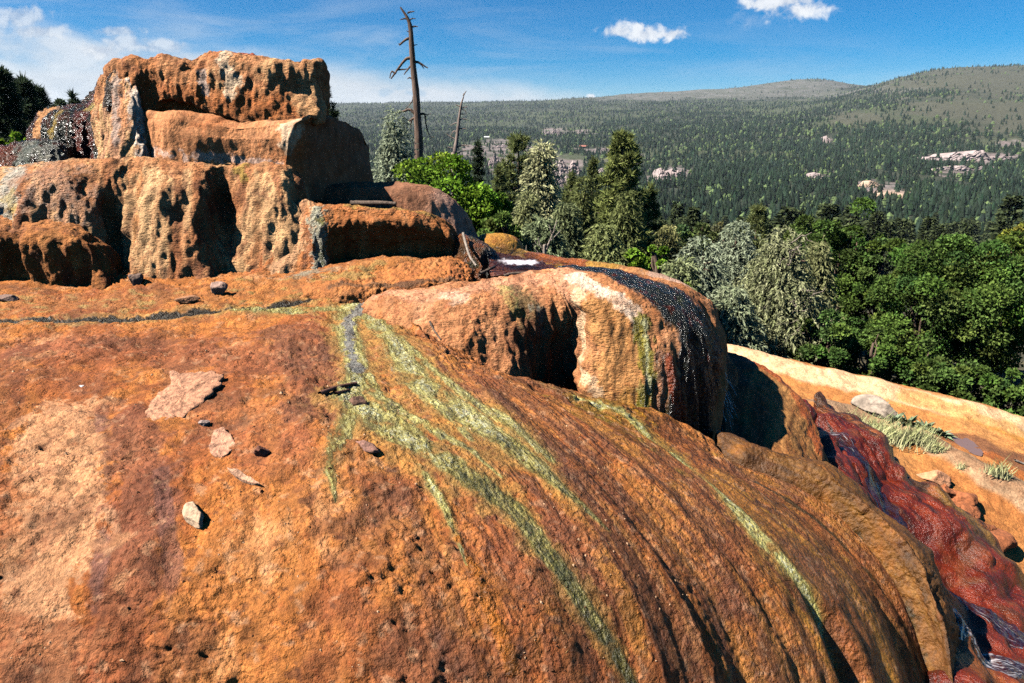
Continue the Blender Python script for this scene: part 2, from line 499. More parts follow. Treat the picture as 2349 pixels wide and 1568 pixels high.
def make_water(name, tint=(0.55, 0.6, 0.65), foam=0.35, scale=(55, 6, 9), clear=0.75):
    m, N = mat_new(name)
    fl = N.attr('flow').outputs['Vector']; wet = N.attr('wet').outputs['Fac']
    v = N.vmul(fl, scale)
    n1 = N.noise(v, 1.0, 6, 0.62, 0.8); n2 = N.noise(v, 3.5, 4, 0.6, 0.5)
    bp = N.n('ShaderNodeBump', i_Strength=0.6, i_Distance=0.005); N.set(bp.inputs['Height'], N.math('ADD', n1, N.math('MULTIPLY', n2, 0.45)))
    gl = N.n('ShaderNodeBsdfGlossy', i_Roughness=0.06, i_Color=(1, 1, 1, 1)); N.set(gl.inputs['Normal'], bp.outputs[0])
    tr = N.n('ShaderNodeBsdfTransparent', i_Color=tuple(tint)+(1,))
    fr = N.n('ShaderNodeFresnel', i_IOR=1.33); N.set(fr.inputs['Normal'], bp.outputs[0])
    mx = N.n('ShaderNodeMixShader'); N.set(mx.inputs[0], N.math('MULTIPLY', fr.outputs[0], 0.12)); N.t.links.new(tr.outputs[0], mx.inputs[1]); N.t.links.new(gl.outputs[0], mx.inputs[2])
    fo = N.n('ShaderNodeBsdfPrincipled', i_Roughness=0.35); fo.inputs['Base Color'].default_value = (0.62, 0.58, 0.60, 1); N.set(fo.inputs['Normal'], bp.outputs[0])
    fm = N.ramp(N.math('ADD', N.math('MULTIPLY', n1, 0.75), N.math('ADD', N.math('MULTIPLY', n2, 0.35), N.math('MULTIPLY', wet, foam))), 0.70, 0.95)
    m2 = N.n('ShaderNodeMixShader'); N.set(m2.inputs[0], N.math('MULTIPLY', fm, 0.65)); N.t.links.new(mx.outputs[0], m2.inputs[1]); N.t.links.new(fo.outputs[0], m2.inputs[2])
    finish(N, m2.outputs[0]); return m
M_WATER = make_water('running_water')
M_POOLW = make_water('pool_water', (0.6, 0.63, 0.68), 0.5, (9, 5, 9))

# colours (linear albedo)
ORANGE = (0.47, 0.156, 0.033); RUST = (0.34, 0.10, 0.025); TAN = (0.60, 0.34, 0.155); BROWN = (0.17, 0.060, 0.030)
DARK = (0.055, 0.026, 0.014); AMBER = (0.26, 0.108, 0.016); GOLD = (0.42, 0.20, 0.02); YGREEN = (0.44, 0.37, 0.115)
GREEN = (0.10, 0.105, 0.018); BLACKG = (0.012, 0.014, 0.009); CREAM = (0.80, 0.60, 0.42); PINK = (0.55, 0.26, 0.145)
GREYBLUE = (0.20, 0.235, 0.24); RED = (0.26, 0.026, 0.008); GREY = (0.40, 0.33, 0.28); WHITE = (0.82, 0.76, 0.70)
PURPLE = (0.19, 0.085, 0.062)

def base_col(S, cols, f=1.3, seed=0, streak=0.0):
    n = fbm(S.P0, f, 5, seed)*1.25
    if streak: n = n+streak*S.st(9, 0.9, seed+5)*1.6
    k = np.clip(n*0.5+0.5, 0, 0.999)*(len(cols)-1)
    i = k.astype(int); x = sstep(k-i, 0.1, 0.9)[..., None]; A = np.array(cols)
    S.C = A[i]*(1-x)+A[np.minimum(i+1, len(cols)-1)]*x
def crust(S, a=1.0, seed=0, near=True):
    P = S.P0
    d = 0.026*fbm(P, 2.2, 3, seed)+0.018*fbm(P, 7, 3, seed+1)
    if near:
        patchy = sstep(fbm(P, 1.6, 3, seed+8), -0.25, 0.3)
        d = d+(0.25+0.9*patchy)*(0.022*np.abs(fbm(P, 14, 3, seed+2))-0.005*pits(P, 13, seed+4)-0.008*pits(P, 28, seed+5)-0.006*creases(P, 15, seed+7)+0.006*fbm(P, 40, 2, seed+6))
    return d*a
def walls(S, a=1.0, seed=0, flute=1.0, ff=5.0):
    P = S.P0
    flat = 1-np.clip(np.abs(S.N[..., 2]), 0, 1)
    d = 0.050*fbm(P, 1.9, 3, seed)+0.026*(np.abs(fbm(P, (4.2, 4.2, 2.8), 3, seed+1))-.15)+0.014*fbm(P, (15, 15, 7), 3, seed+2)
    d = d+.010*np.abs(fbm(P, (9, 9, 8), 2, seed+9))
    d = d+flat*flute*(0.045*fbm(P, (ff, ff, 0.6), 3, seed+3)+0.018*fbm(P, (ff*2.6, ff*2.6, 1.6), 2, seed+4))
    d = d-flat*0.002*pits(P, (9, 9, 4), seed+6)-flat*0.004*pits(P, (21, 21, 14), seed+7)
    return d*a
def nz(S, f, seed): return fbm(S.P0, f, 4, seed)+.5*fbm(S.P0, np.asarray(f)*4.1, 3, seed+1)

mound = empty('travertine_mound', (0, 4.5, 0), 'orange travertine hot spring mound of stacked ledges and domed slopes streaked with algae', 'rock mound')

# ------------------------------------------------------------------ big domed slope with the bench behind it
def off(p, dx, dy, dz): return p+np.array([dx, dy, dz])
def ln(*q): return [pZ(*a) for a in q]
L = []
L.append(ln((-800,600,.56),(-800,650,.47),(-800,700,.43),(-820,760,.40),(-900,850,.37),(-1050,1050,.30),(-1250,1270,.16),(-1350,1480,.0),(-1500,1800,-.3)))
L.append(ln((-250,600,.56),(-250,650,.47),(-250,695,.43),(-250,742,.40),(-280,850,.37),(-340,1050,.30),(-400,1270,.16),(-440,1480,.0),(-480,1800,-.3)))
L.append(ln((150,600,.56),(150,650,.46),(145,695,.42),(140,738,.40),(110,850,.37),(70,1050,.30),(30,1270,.17),(10,1480,.0),(-10,1800,-.28)))
L.append(ln((420,600,.56),(420,650,.47),(420,690,.43),(420,728,.40),(400,850,.37),(390,1050,.31),(400,1270,.18),(410,1480,.02),(430,1800,-.28)))
L.append(ln((640,600,.57),(640,640,.49),(645,675,.44),(650,705,.41),(665,850,.38),(700,1050,.31),(750,1270,.17),(790,1480,.0),(830,1800,-.3)))
L.append(ln((800,600,.58),(800,630,.52),(800,655,.46),(800,688,.42),(830,830,.38),(930,1030,.29),(1040,1260,.12),(1120,1480,-.08),(1180,1800,-.4)))
L.append(ln((940,600,.57),(920,630,.52),(900,665,.45),(890,705,.40),(1030,860,.33),(1180,1050,.20),(1330,1270,.0),(1430,1480,-.25),(1500,1800,-.6)))
b = pZ(1010,795,.33)
L.append([off(b,.1,.8,-.28),off(b,.1,.5,-.22),off(b,.05,.25,-.10),b]+ln((1200,905,.19),(1400,1060,.03),(1590,1260,-.25),(1720,1470,-.55),(1830,1800,-1.0)))
b = pZ(1290,908,.05)
L.append([off(b,.1,.75,-.22),off(b,.1,.45,-.2),off(b,.05,.2,-.13),b]+ln((1430,985,-.08),(1600,1100,-.25),(1790,1270,-.5),(1930,1460,-.85),(2020,1800,-1.35)))
b = pZ(1530,965,-.25)
L.append([off(b,-.03,.5,-.05),off(b,-.03,.3,-.05),off(b,-.02,.12,-.02),b]+ln((1650,1070,-.42),(1780,1135,-.58),(1930,1262,-.82),(2060,1440,-1.18),(2140,1800,-1.75)))
b = pZ(1640,1020,-.45)
g10 = [off(b,.02,.5,-.1),off(b,.02,.3,-.1),off(b,.02,.12,-.04),b]+ln((1690,1068,-.56),(1860,1140,-.79),(2000,1262,-1.07),(2110,1440,-1.45),(2210,1800,-2.1))
L.append(g10)
L.append([off(q,.3,.12,-.5) for q in g10])
D = patch(np.array(L).transpose(1, 0, 2), 540, 620)
base_col(D, [(0.26,0.085,0.03), RUST, ORANGE, (0.45,0.158,0.038), (0.54,0.235,0.085)], 1.5, 3, 0.3)
fn = fbm(D.P0, 5, 4, 21)
n_e = fbm(D.P0, 8, 4, 31)+.55*fbm(D.P0, 34, 3, 32)
rib_w = sstep(D.s, D.s.max()*0.48, D.s.max()*0.62)*sstep(D.t, 1.6, 2.4)
d = crust(D, 1.0, 40)+0.05*fbm(D.P0, 0.9, 2, 50)-.016*creases(D.P0, 3.2, 52)*sstep(fbm(D.P0, 1.1, 2, 53), -.1, .3)+.030*(np.abs(fbm(D.P0, 2.4, 3, 54))-.2)
d = d*(1-.75*rib_w)+rib_w*(0.050*D.st(1.5, 0.2, 4)+0.028*D.st(3.2, 0.3, 5)+0.007*D.st(9, 0.45, 6)+0.003*np.abs(D.st(22, 0.9, 8)))
# stepped lumps on the bench, and the channel the creek has cut
def bump(u, v, r, h, sq=None): return h*np.exp(-D.spot(u, v, r, sq)**2*1.6)
d += bump(900,620,.28,.10,(1.9,.7,1)); d += bump(990,610,.2,.08,(1.5,.7,1)); d += bump(780,640,.2,.04,(1.8,.7,1))
d += bump(80,672,.3,.04,(2.2,.6,1)); d += bump(600,652,.25,.03,(2,.6,1))
creek = [(-300,742),(0,737),(150,731),(330,725),(450,716),(560,713),(640,702),(720,684),(790,671),(860,664),(920,659),(1000,650),(1060,640)]
dc = D.line(creek, .042)
d += -.028*np.exp(-dc**2*1.1)+0.010*np.exp(-((dc-2.2)/0.9)**2)*(0.6+n_e)
rough_b = sstep(1.15-D.line([(640,760),(700,800),(730,880),(740,960)], .17)+n_e*.4, 0, .4)
d += rough_b*(0.022*np.abs(fbm(D.P0, 9, 3, 61))+0.012*fbm(D.P0, 26, 3, 62))
g1 = D.line([(1835,1345,.02),(1870,1395,.06),(1905,1450,.085),(1955,1568,.10),(1990,1720,.12)], .06)
gz1 = sstep(-D.P0[..., 2], .52, 1.0); d += gz1*(-.10*np.exp(-g1**2)+.03*np.exp(-((g1-2.0)/.9)**2))
D.disp(d)
n2 = n_e*1.1
def edge_mask(x, hard=.35, amt=.55): return sstep(1.05-x+n2*amt, 0, hard)
# dry tan stain on the left and the smooth purple-brown bands beside it
D.paint(edge_mask(D.line([(150,950),(120,1100),(110,1250),(70,1400),(40,1700)], .20), .12, .6)*.85, (0.56,0.275,0.13))
D.paint(edge_mask(D.line([(-100,900),(-60,1250),(-120,1600)], .18), .4)*.7, RUST)
D.paint(edge_mask(D.line([(300,960),(330,1150),(280,1350),(260,1700)], .13), .35)*.8, (0.22,0.075,0.038))
D.paint(edge_mask(D.line([(230,930),(240,1300),(215,1700)], .035), .3, .2)*.75, PURPLE)
D.paint(edge_mask(D.line([(370,1080),(400,1300),(395,1700)], .035), .3, .2)*.7, PURPLE)
D.paint(edge_mask(D.line([(60,790),(400,800),(600,830)], .34), .6)*.75, (0.31,0.10,0.043))
D.paint(edge_mask(D.line([(420,900),(560,960),(640,1060)], .22), .6)*.5, (0.30,0.10,0.043))
D.paint(rough_b*.75, (0.20,0.072,0.036))
D.paint(edge_mask(D.line([(60,780),(30,830),(10,950)], .10), .5)*.5, BROWN)
D.paint(sstep(fbm(D.P0, 3.2, 4, 71), .28, .5)*.45, BROWN)
D.paint(sstep(fbm(D.P0, 4.2, 4, 72), .34, .52)*.5, (0.56,0.27,0.12))
D.paint(edge_mask(D.line([(900,1300),(1150,1420),(1200,1600)], .25), .9)*.5, (0.52,0.17,0.032), .12)
# amber, wet, streaked right flank
am = edge_mask(D.line([(1390,940),(1620,1080),(1850,1290),(2020,1500),(2080,1800)], .58), .8, .8)
D.paint(am*.85, AMBER, .55)
stk = D.st(14, 0.8, 77, 4)
D.paint(am*sstep(stk, .1, .4)*.6, GOLD, .6)
D.paint(am*sstep(-stk, .12, .42)*.75, (0.12,0.05,0.010), .65)
rs = edge_mask(D.line([(1300,1000),(1500,1200),(1650,1450),(1700,1800)], .30), .9, .8)
D.paint(rs*sstep(D.st(12, 1.0, 79, 4), .0, .35)*.6, BROWN, .3)
# fine dark flow marks all over the middle and right of the slope
fm_ = sstep(D.s, D.s.max()*.42, D.s.max()*.56)*sstep(D.t, 1.3, 2.2)
fs_ = D.st(30, 1.5, 85, 4)+.5*fbm(D.P0, 22, 3, 86)
D.paint(fm_*sstep(fs_, .04, .32)*.75, (0.14,0.048,0.016), .5)
D.paint(fm_*sstep(-fs_, .18, .45)*.45, (0.52,0.225,0.05), .45)
D.paint(fm_*sstep(D.st(4, .3, 87, 3), .10, .36)*.65, (0.17,0.058,0.018), .55)
D.paint(fm_*sstep(D.st(4, .3, 187, 3), .15, .42)*.6, (0.46,0.19,0.028), .5)
D.paint(sstep(D.st(3.2, .25, 188, 3), .12, .4)*am*.7, (0.21,0.145,0.022), .75)
D.paint(sstep(fbm(D.P0, 1.7, 3, 189), .12, .36)*.7, (0.28,0.082,0.026))
D.paint(sstep(fbm(D.P0, 2.3, 4, 190), .22, .42)*.55, (0.15,0.055,0.026))
D.paint(sstep(pits(D.P0, 13, 44)+pits(D.P0, 28, 45)*.8+.25*n_e, .35, .8)*.7, (0.13,0.045,0.02))
D.paint(sstep(fbm(D.P0, 19, 3, 88), .32, .55)*.45, (0.54,0.29,0.15))
# algae streams running down the slope
ALG = np.zeros(D.P.shape[:2])
THR = D.st(20, 3.0, 91, 3)*.6+0.8*fbm(D.P0, 15, 4, 92)
def stream(pts, w, core=True, amt=1.0, wet=.75):
    x = D.line([(q[0], q[1], (q[2] if len(q) > 2 else w)*1.1) for q in pts], w)
    thr = THR
    global ALG
    D.paint(sstep(2.0-x+n2*1.2, 0, .6)*.6*amt, (0.42,0.21,0.045), .4)
    D.paint(sstep(1.2-x+n2*.6, 0, .4)*.5*amt, (0.30,0.20,0.05), wet)
    ALG = np.maximum(ALG, sstep(1.7-x, 0, 1.6)*(.62+.38*amt)*sstep(fbm(D.P0, 5, 3, 95), -.75, -.1))
D.paint(edge_mask(D.line([(830,720,.10),(930,850,.24),(1040,960,.26),(1160,1060,.14)], .2), .9, .8)*.55, (0.43,0.225,0.048), .5)
stream([(870,735,.03),(945,860,.03),(1010,940,.035),(1080,1010,.02)], .03, False, .8)
stream([(835,890,.03),(900,935,.04),(990,990,.035),(1080,1040,.02),(1150,1100,.006)], .03, False, .8)
stream([(815,800,.02),(850,880,.025),(905,960,.03),(960,1000,.02)], .02, False, .7)
stream([(560,716),(680,712),(770,705),(850,690)], .10, False, .8)
stream([(820,690,.10),(790,740,.09),(805,800,.07),(822,870,.06),(800,925,.09),(870,975,.10),(960,1030,.08),(1070,1100,.06),(1180,1165,.055),(1255,1270,.045),(1330,1370,.04),(1400,1470,.035),(1450,1560,.03),(1500,1700,.03)], .06)
stream([(850,715,.09),(915,800,.08),(960,880,.09),(1030,930,.10),(1110,985,.08),(1210,1060,.055),(1300,1140,.03),(1390,1220,.006)], .06)
stream([(930,790,.025),(1030,880,.03),(1095,935,.04),(1180,990,.05),(1260,1060,.03)], .03, True, .8)
stream([(1320,922,.04),(1420,952,.06),(1540,1040,.07),(1650,1135,.06),(1730,1225,.06),(1820,1320,.045),(1880,1400,.025),(1960,1560,.02)], .05, False)
stream([(810,960,.06),(778,1030,.05),(760,1090,.03),(768,1150,.008)], .05, False, .3, .3)
stream([(960,1080,.03),(1010,1150,.02),(1045,1230,.012),(1070,1300,.004)], .02, False, .8)
D.paint(sstep(1.0-D.line([(1050,1240,.018),(1090,1330,.022),(1130,1420,.03),(1170,1530,.03)], .03)+n2*.5, 0, .4)*.8, (0.42,0.13,0.008), .75)
D.paint(sstep(1.05-D.line([(845,680,.07),(800,720,.06),(800,790,.045),(820,865,.04)], .05)+n2*.8, 0, .5)*.75, GREYBLUE, .9); ALG *= 1-.8*sstep(1.0-D.line([(845,680,.06),(800,720,.05),(800,790,.035),(820,865,.03)], .05)+n2*.8, 0, .5)
x = dc
D.paint(sstep(3.2-x+n2*2, 0, 1.2)*.4, (0.34,0.24,0.06), .5)
ALG = np.maximum(ALG, sstep(2.8-x, 0, 2.4)*.52)*sstep(x, .9, 1.6)
D.paint(sstep(1.6-x+n2*.8, 0, .5)*.95, BLACKG, .8)
D.paint(sstep(1.0-D.spot(710,640,.16,(1.9,.8,1))+n2*.9, 0, .5)*.75, (0.24,0.27,0.20), .6)
# wet bench behind the creek
bw = sstep(1.1-D.line([(0,690),(300,690),(560,675),(900,630)], .28)+n2*.7, 0, .6)*(x > 1.2)
D.paint(bw*.5, (0.44,0.16,0.03), .38)
D.paint(bw*sstep(fbm(D.P0, (5, 9, 5), 4, 99), .18, .4)*.6, (0.34,0.24,0.06), .5)
D.paint(sstep(1.0-D.line([(1740,1100),(1880,1185),(1990,1300),(2080,1430),(2130,1560)], .035)+n2*.6, 0, .5)*.85, (0.03,0.03,0.010), .7)
D.W = np.maximum(D.W, .55*sstep(D.s, D.s.max()*.40, D.s.max()*.6)*sstep(fbm(D.P0, 2.6, 4, 333)+.5*n_e, -.25, .25))
D.paint(sstep(1.2-g1, 0, .7)*gz1*.8, (0.045,0.03,0.010), .55)
D.X['smooth'] = np.clip(am, 0, 1)*1.0; D.W = np.maximum(D.W, am*.85); D.X['algae'] = np.clip(ALG, 0, 1); D.X['dark_algae'] = sstep(2.4-D.line([(1080,1105,.06),(1180,1165,.06),(1255,1270,.06),(1330,1370,.06),(1450,1560,.06)], .06), 0, 1.2)+.7*sstep(2.2-D.line([(1180,1030,.05),(1300,1140,.05),(1390,1220,.05)], .05), 0, 1.2)  # last mask weights the darker green algae on the lower streams
SLOPE = D.build('slope', M_SLOPE, mound)

# ------------------------------------------------------------------ amber lobe on the right edge
cr = [(1640,1008,-.56),(1721,1027,-.57),(1812,1053,-.59),(1892,1088,-.63),(1949,1139,-.72),(2023,1202,-.83),(2086,1265,-.95),(2121,1327,-1.05),(2150,1410,-1.2),(2172,1500,-1.38),(2200,1800,-1.95)]
crest = np.array([pZ(*q) for q in cr])
gr = np.array([pZ(u, v, z) for u, v, z in [(1640,1025,-.5),(1690,1068,-.56),(1790,1106,-.66),(1870,1146,-.76),(1920,1185,-.84),(1975,1240,-.96),(2035,1310,-1.09),(2075,1375,-1.2),(2110,1460,-1.37),(2150,1560,-1.55),(2200,1800,-2.0)]])
rows = [gr+np.array([-.03,-.02,-.22]), gr*.80+crest*.20+np.array([.02,0,.01]), gr*.55+crest*.45+np.array([0,0,.08]), crest*.72+gr*.28+np.array([.01,0,.085]), crest, crest+np.array([.16,.13,-.06]), crest+np.array([.32,.24,-.26]), crest+np.array([.38,.28,-.75])]
S = patch(rows, 110, 420)
base_col(S, [(0.08,0.032,0.010), (0.14,0.054,0.012), (0.21,0.083,0.014), (0.12,0.046,0.012)], 2.4, 5)
S.N *= np.sign((S.N[..., 2:3]).mean())
S.disp(crust(S, .8, 140)+.05*fbm(S.P0, 2.0, 3, 141)+.016*fbm(np.stack([S.t*7, S.s*.8, 0*S.s], -1), 1.0, 3, 3))
S.W[:] = .55
S.paint(sstep(fbm(S.P0, (3,3,3), 3, 9), .0, .3)*.5, (0.40,0.14,0.02), .5)
S.paint(sstep(S.s, 1.2, 2.2)*.75, (0.22,0.085,0.022), .45)
S.paint(sstep(fbm(np.stack([S.t*9, S.s*1.0, 0*S.s], -1), 1.0, 3, 13), .05, .35)*.6, (0.11,0.05,0.012), .5)
fS = fbm(np.stack([S.t*14, S.s*1.3, 0*S.s], -1), 1.0, 4, 17)
S.paint(sstep(fS, .05, .35)*.65, (0.075,0.032,0.010), .6)
S.paint(sstep(-fS, .12, .4)*.45, (0.27,0.12,0.02), .5)
S.paint(sstep(.20-S.t+.1*nz(S, 8, 19), 0, .10)*.9, (0.025,0.024,0.009), .75)
S.C *= .78
S.build('amber_lobe', M_SMOOTH, mound)
# ------------------------------------------------------------------ stacked blocks of the tower
def cav(S, thr=0.0):      # hollows and pits seen as true cavities: darker mineral crust inside grain, noise driven
    return sstep(fbm(S.P0, (8, 8, 6), 4, 55), thr, thr+.3)
A_ = loft([[(226,225,7.3),(224,240,7.2),(220,275,7.2)],
 [(258,150,6.98),(243,195,6.95),(230,275,6.9)],
 [(305,136,6.86),(300,195,6.8),(295,275,6.8)],
 [(345,136,6.86),(345,190,6.78),(345,250,6.80)],
 [(375,126,6.86),(375,190,6.74),(375,229,6.78)],
 [(420,125,6.86),(425,190,6.70),(430,231,6.76)],
 [(440,132,6.86),(460,195,6.72),(465,244,6.76)],
 [(488,117,6.86),(500,190,6.68),(505,262,6.72)],
 [(560,126,6.86),(560,195,6.70),(570,282,6.62)],
 [(640,135,6.86),(645,200,6.75),(650,282,6.62)],
 [(720,142,6.86),(735,205,6.85),(742,282,6.74)],
 [(731,150,7.4),(742,205,7.4),(748,282,7.4)]], 1.0, 180, 430, dome=0.0, shoulder=.42, lin=.25, linv=.4, under=.32)
base_col(A_, [RUST, (0.42,0.16,0.055), (0.50,0.22,0.09), TAN], 2.0, 103, .2)
A_.disp(walls(A_, 1.15, 104, .9)-.006*pits(A_.P0, (4.5,4.5,4), 108)+.035*fbm(A_.P0, (2.6,2.6,3.4), 3, 109))
A_.paint(sstep(nz(A_, 6, 110), .15, .4)*.6, (0.24,0.085,0.035))
A_.paint(sstep(1.1-A_.line([(470,215),(520,240),(640,250),(700,262)], .15)+nz(A_,8,3)*.8, 0, .5)*.7, (0.42,0.13,0.032))
A_.paint(sstep(1.1-A_.line([(360,220),(440,228)], .12)+nz(A_,8,3)*.8, 0, .5)*.6, (0.40,0.12,0.03))
A_.paint(sstep(1.0-A_.line([(512,130),(525,165),(535,195),(530,215)], .07)+nz(A_,12,6)*.9, 0, .4)*.8, (0.66,0.50,0.33))
A_.paint(sstep(1.0-A_.line([(468,168),(462,185),(468,200)], .06)+nz(A_,12,7)*.9, 0, .4)*.75, GREY)
A_.paint(sstep(1.0-A_.line([(690,230),(720,262)], .12)+nz(A_,12,8)*.7, 0, .4)*.7, TAN)
A_.paint(sstep(1.0-A_.line([(545,123),(580,128)], .05)+nz(A_,12,9)*.4, 0, .4)*.8, RED, .6)
A_.build('cap_block', M_WALL, mound)

B_ = loft([[(318,262,7.05),(322,310,6.78),(325,360,6.7)],
 [(345,262,6.68),(348,310,6.58),(350,364,6.55)],
 [(400,266,6.62),(400,310,6.50),(400,368,6.5)],
 [(470,271,6.6),(470,315,6.46),(470,372,6.5)],
 [(540,273,6.58),(540,318,6.44),(540,378,6.48)],
 [(600,271,6.56),(600,320,6.42),(600,382,6.46)],
 [(650,268,6.54),(634,318,6.40),(632,384,6.44)],
 [(712,264,6.50),(662,320,6.38),(655,384,6.40)],
 [(722,267,6.56),(676,324,6.46),(668,388,6.48)],
 [(760,275,7.05),(735,332,6.85),(730,402,6.85)],
 [(795,277,7.4),(790,340,7.2),(788,410,7.2)],
 [(832,306,7.75),(838,350,7.6),(842,416,7.6)],
 [(846,335,8.1),(854,370,8.0),(858,418,8.0)]], .8, 130, 380, dome=0.0, shoulder=.45, lin=.85, linv=.7)
base_col(B_, [(0.40,0.145,0.05), (0.50,0.21,0.085), (0.52,0.24,0.11)], 1.6, 113, .3)
B_.disp(walls(B_, .55, 114, .6)+.05*fbm(B_.P0, (1.6,1.6,2.2), 2, 119)-.02*creases(B_.P0, 2.2, 118)*sstep(B_.P0[...,1], 6.4, 6.6))
B_.paint(sstep(1.0-B_.line([(690,275),(665,300),(660,330)], .13)+nz(B_,7,2)*.5, 0, .25)*.85, (0.66,0.47,0.30))
B_.paint(sstep(1.0-B_.line([(345,350),(480,362),(600,372),(640,380)], .05)+nz(B_,14,2)*1.0, 0, .5)*.7, (0.60,0.42,0.33))
B_.paint(sstep(nz(B_, 3, 117), .2, .45)*.5, RUST)
B_.paint(sstep(B_.P0[...,1], 6.5, 6.7)*(B_.s > 0)*sstep(B_.P0[...,0], -2.05, -1.9)*.7, (0.21,0.115,0.068))  # receding right face darkened in the colour, as the block's shaded side
B_.build('middle_block', M_SMOOTH, mound)

# flowstone column draped over the left end of both blocks
V_ = loft([[(228,262,7.15),(222,300,7.0),(222,372,6.85)],
 [(236,215,7.05),(232,290,6.82),(228,374,6.7)],
 [(262,160,6.95),(255,270,6.68),(250,374,6.55)],
 [(290,142,6.9),(288,260,6.60),(285,374,6.45)],
 [(318,150,6.9),(318,270,6.62),(322,372,6.45)],
 [(333,200,6.95),(334,300,6.72),(345,372,6.55)]], .5, 160, 190, dome=0, shoulder=.3)
base_col(V_, [PINK, (0.50,0.25,0.13), TAN, (0.42,0.20,0.10)], 3.0, 123, .8)
V_.disp(walls(V_, .9, 124, 1.3, 8)-.03*pits(V_.P0, (9,9,4), 128))
V_.paint(sstep(1.0-V_.line([(300,150),(310,230),(318,300),(330,350)], .07)+nz(V_,11,3)*1.1, 0, .5)*.75, (0.68,0.58,0.48), .3)
V_.paint(sstep(1.0-V_.line([(280,150),(278,230),(285,290)], .045)+nz(V_,11,4)*.9, 0, .5)*.75, (0.55,0.20,0.06), .4)
V_.paint(sstep(1.0-V_.line([(262,155),(250,200),(246,232)], .10)+nz(V_,11,5)*.8, 0, .4)*.9, BLACKG, .95)
V_.paint(sstep(1.0-V_.line([(270,170),(262,235),(270,330)], .05)+nz(V_,11,6)*1.0, 0, .5)*.6, GREY, .3)
V_.build('flowstone_column', M_WALL, mound)

C_ = loft([[(-260,420,6.9),(-260,500,6.4),(-260,600,6.1),(-260,660,6.0)],
 [(-60,402,6.55),(-70,460,6.15),(-80,560,6.0),(-80,660,5.9)],
 [(60,380,6.45),(50,435,6.05),(50,540,5.88),(60,640,5.82)],
 [(140,370,6.42),(130,430,6.05),(135,530,5.90),(150,640,5.82)],
 [(215,364,6.42),(205,430,6.15),(210,530,6.0),(225,640,5.9)],
 [(272,362,6.45),(262,430,6.22),(262,520,6.22),(272,640,6.12)],
 [(305,362,6.45),(305,430,6.30),(310,500,6.1),(308,640,5.98)],
 [(350,366,6.40),(345,440,6.02),(338,540,5.88),(335,650,5.78)],
 [(410,369,6.40),(405,450,6.02),(405,550,5.88),(410,655,5.76)],
 [(465,371,6.42),(465,460,6.08),(470,555,5.95),(475,655,5.80)],
 [(520,373,6.45),(520,470,6.36),(522,550,6.18),(528,640,5.96)],
 [(560,374,6.42),(562,460,6.20),(565,550,6.1),(570,640,5.92)],
 [(620,376,6.40),(630,440,6.10),(635,520,5.98),(640,640,5.88)],
 [(655,388,6.42),(672,440,6.22),(690,520,6.1),(700,640,5.95)],
 [(668,404,6.8),(705,455,6.7),(730,520,6.5),(740,640,6.3)]], 1.2, 240, 480, dome=0.0, shoulder=.3)
base_col(C_, [(0.30,0.11,0.04), (0.44,0.19,0.075), (0.56,0.31,0.14), TAN], 1.8, 133, .8)
C_.disp(walls(C_, .95, 134, 2.3, 4.5)+C_.N[...,2]*0)
C_.paint(sstep(nz(C_, (7,7,3), 137), .08, .35)*.6, BROWN)
C_.paint(sstep(1.0-C_.line([(50,400),(200,372),(400,374),(640,380)], .10)+nz(C_,9,3)*.8, 0, .5)*.6, (0.46,0.17,0.05), .3)
C_.paint(sstep(1.0-C_.line([(345,400),(340,500),(335,600)], .14)+nz(C_,9,4)*.8, 0, .5)*.6, (0.66,0.40,0.19))
C_.paint(sstep(1.0-C_.line([(320,400),(310,520),(305,600)], .04)+nz(C_,9,5)*.6, 0, .5)*.6, (0.55,0.22,0.07))
C_.paint(sstep(1.0-C_.line([(30,400),(15,450),(5,480)], .18)+nz(C_,9,6)*.8, 0, .5)*.8, (0.45,0.42,0.33), .7)
C_.paint(sstep(1.0-C_.line([(100,400),(130,430),(150,480)], .32)+nz(C_,6,6)*.8, 0, .5)*.55, (0.40,0.19,0.09), .85)
C_.paint(sstep(1.0-C_.line([(20,450),(30,480)], .10)+nz(C_,9,9)*.8, 0, .5)*.6, (0.42,0.30,0.06), .6)
C_.paint(sstep(1.0-C_.line([(548,386),(552,405)], .08)+nz(C_,9,8)*.9, 0, .5)*.7, (0.36,0.24,0.03), .3)
C_.build('lower_terrace', M_WALL, mound)

E_ = loft([[(-260,505,6.3),(-260,580,5.9),(-260,680,5.7)],
 [(-30,499,6.0),(-30,565,5.68),(-30,675,5.74)],
 [(40,500,5.95),(36,565,5.74),(34,675,5.75)],
 [(95,503,5.95),(95,560,5.62),(95,675,5.72)],
 [(170,514,5.95),(180,570,5.65),(185,670,5.74)],
 [(226,545,5.98),(238,595,5.76),(242,665,5.64)],
 [(256,582,6.15),(266,615,6.05),(270,660,5.95)]], .5, 150, 260, dome=0.01, shoulder=.3)
base_col(E_, [(0.20,0.075,0.028), (0.36,0.13,0.035), (0.42,0.17,0.05)], 2.2, 143, .6)
E_.disp(walls(E_, 1.15, 144, 1.4, 5))
E_.paint(sstep(1.0-E_.line([(0,505),(100,508),(180,520)], .14)+nz(E_,9,3)*.6, 0, .5)*.8, (0.47,0.17,0.04), .3)
E_.paint(sstep(nz(E_, (8,8,3), 149), .1, .4)*.5, BROWN)
E_.build('left_ledge', M_WALL, mound)

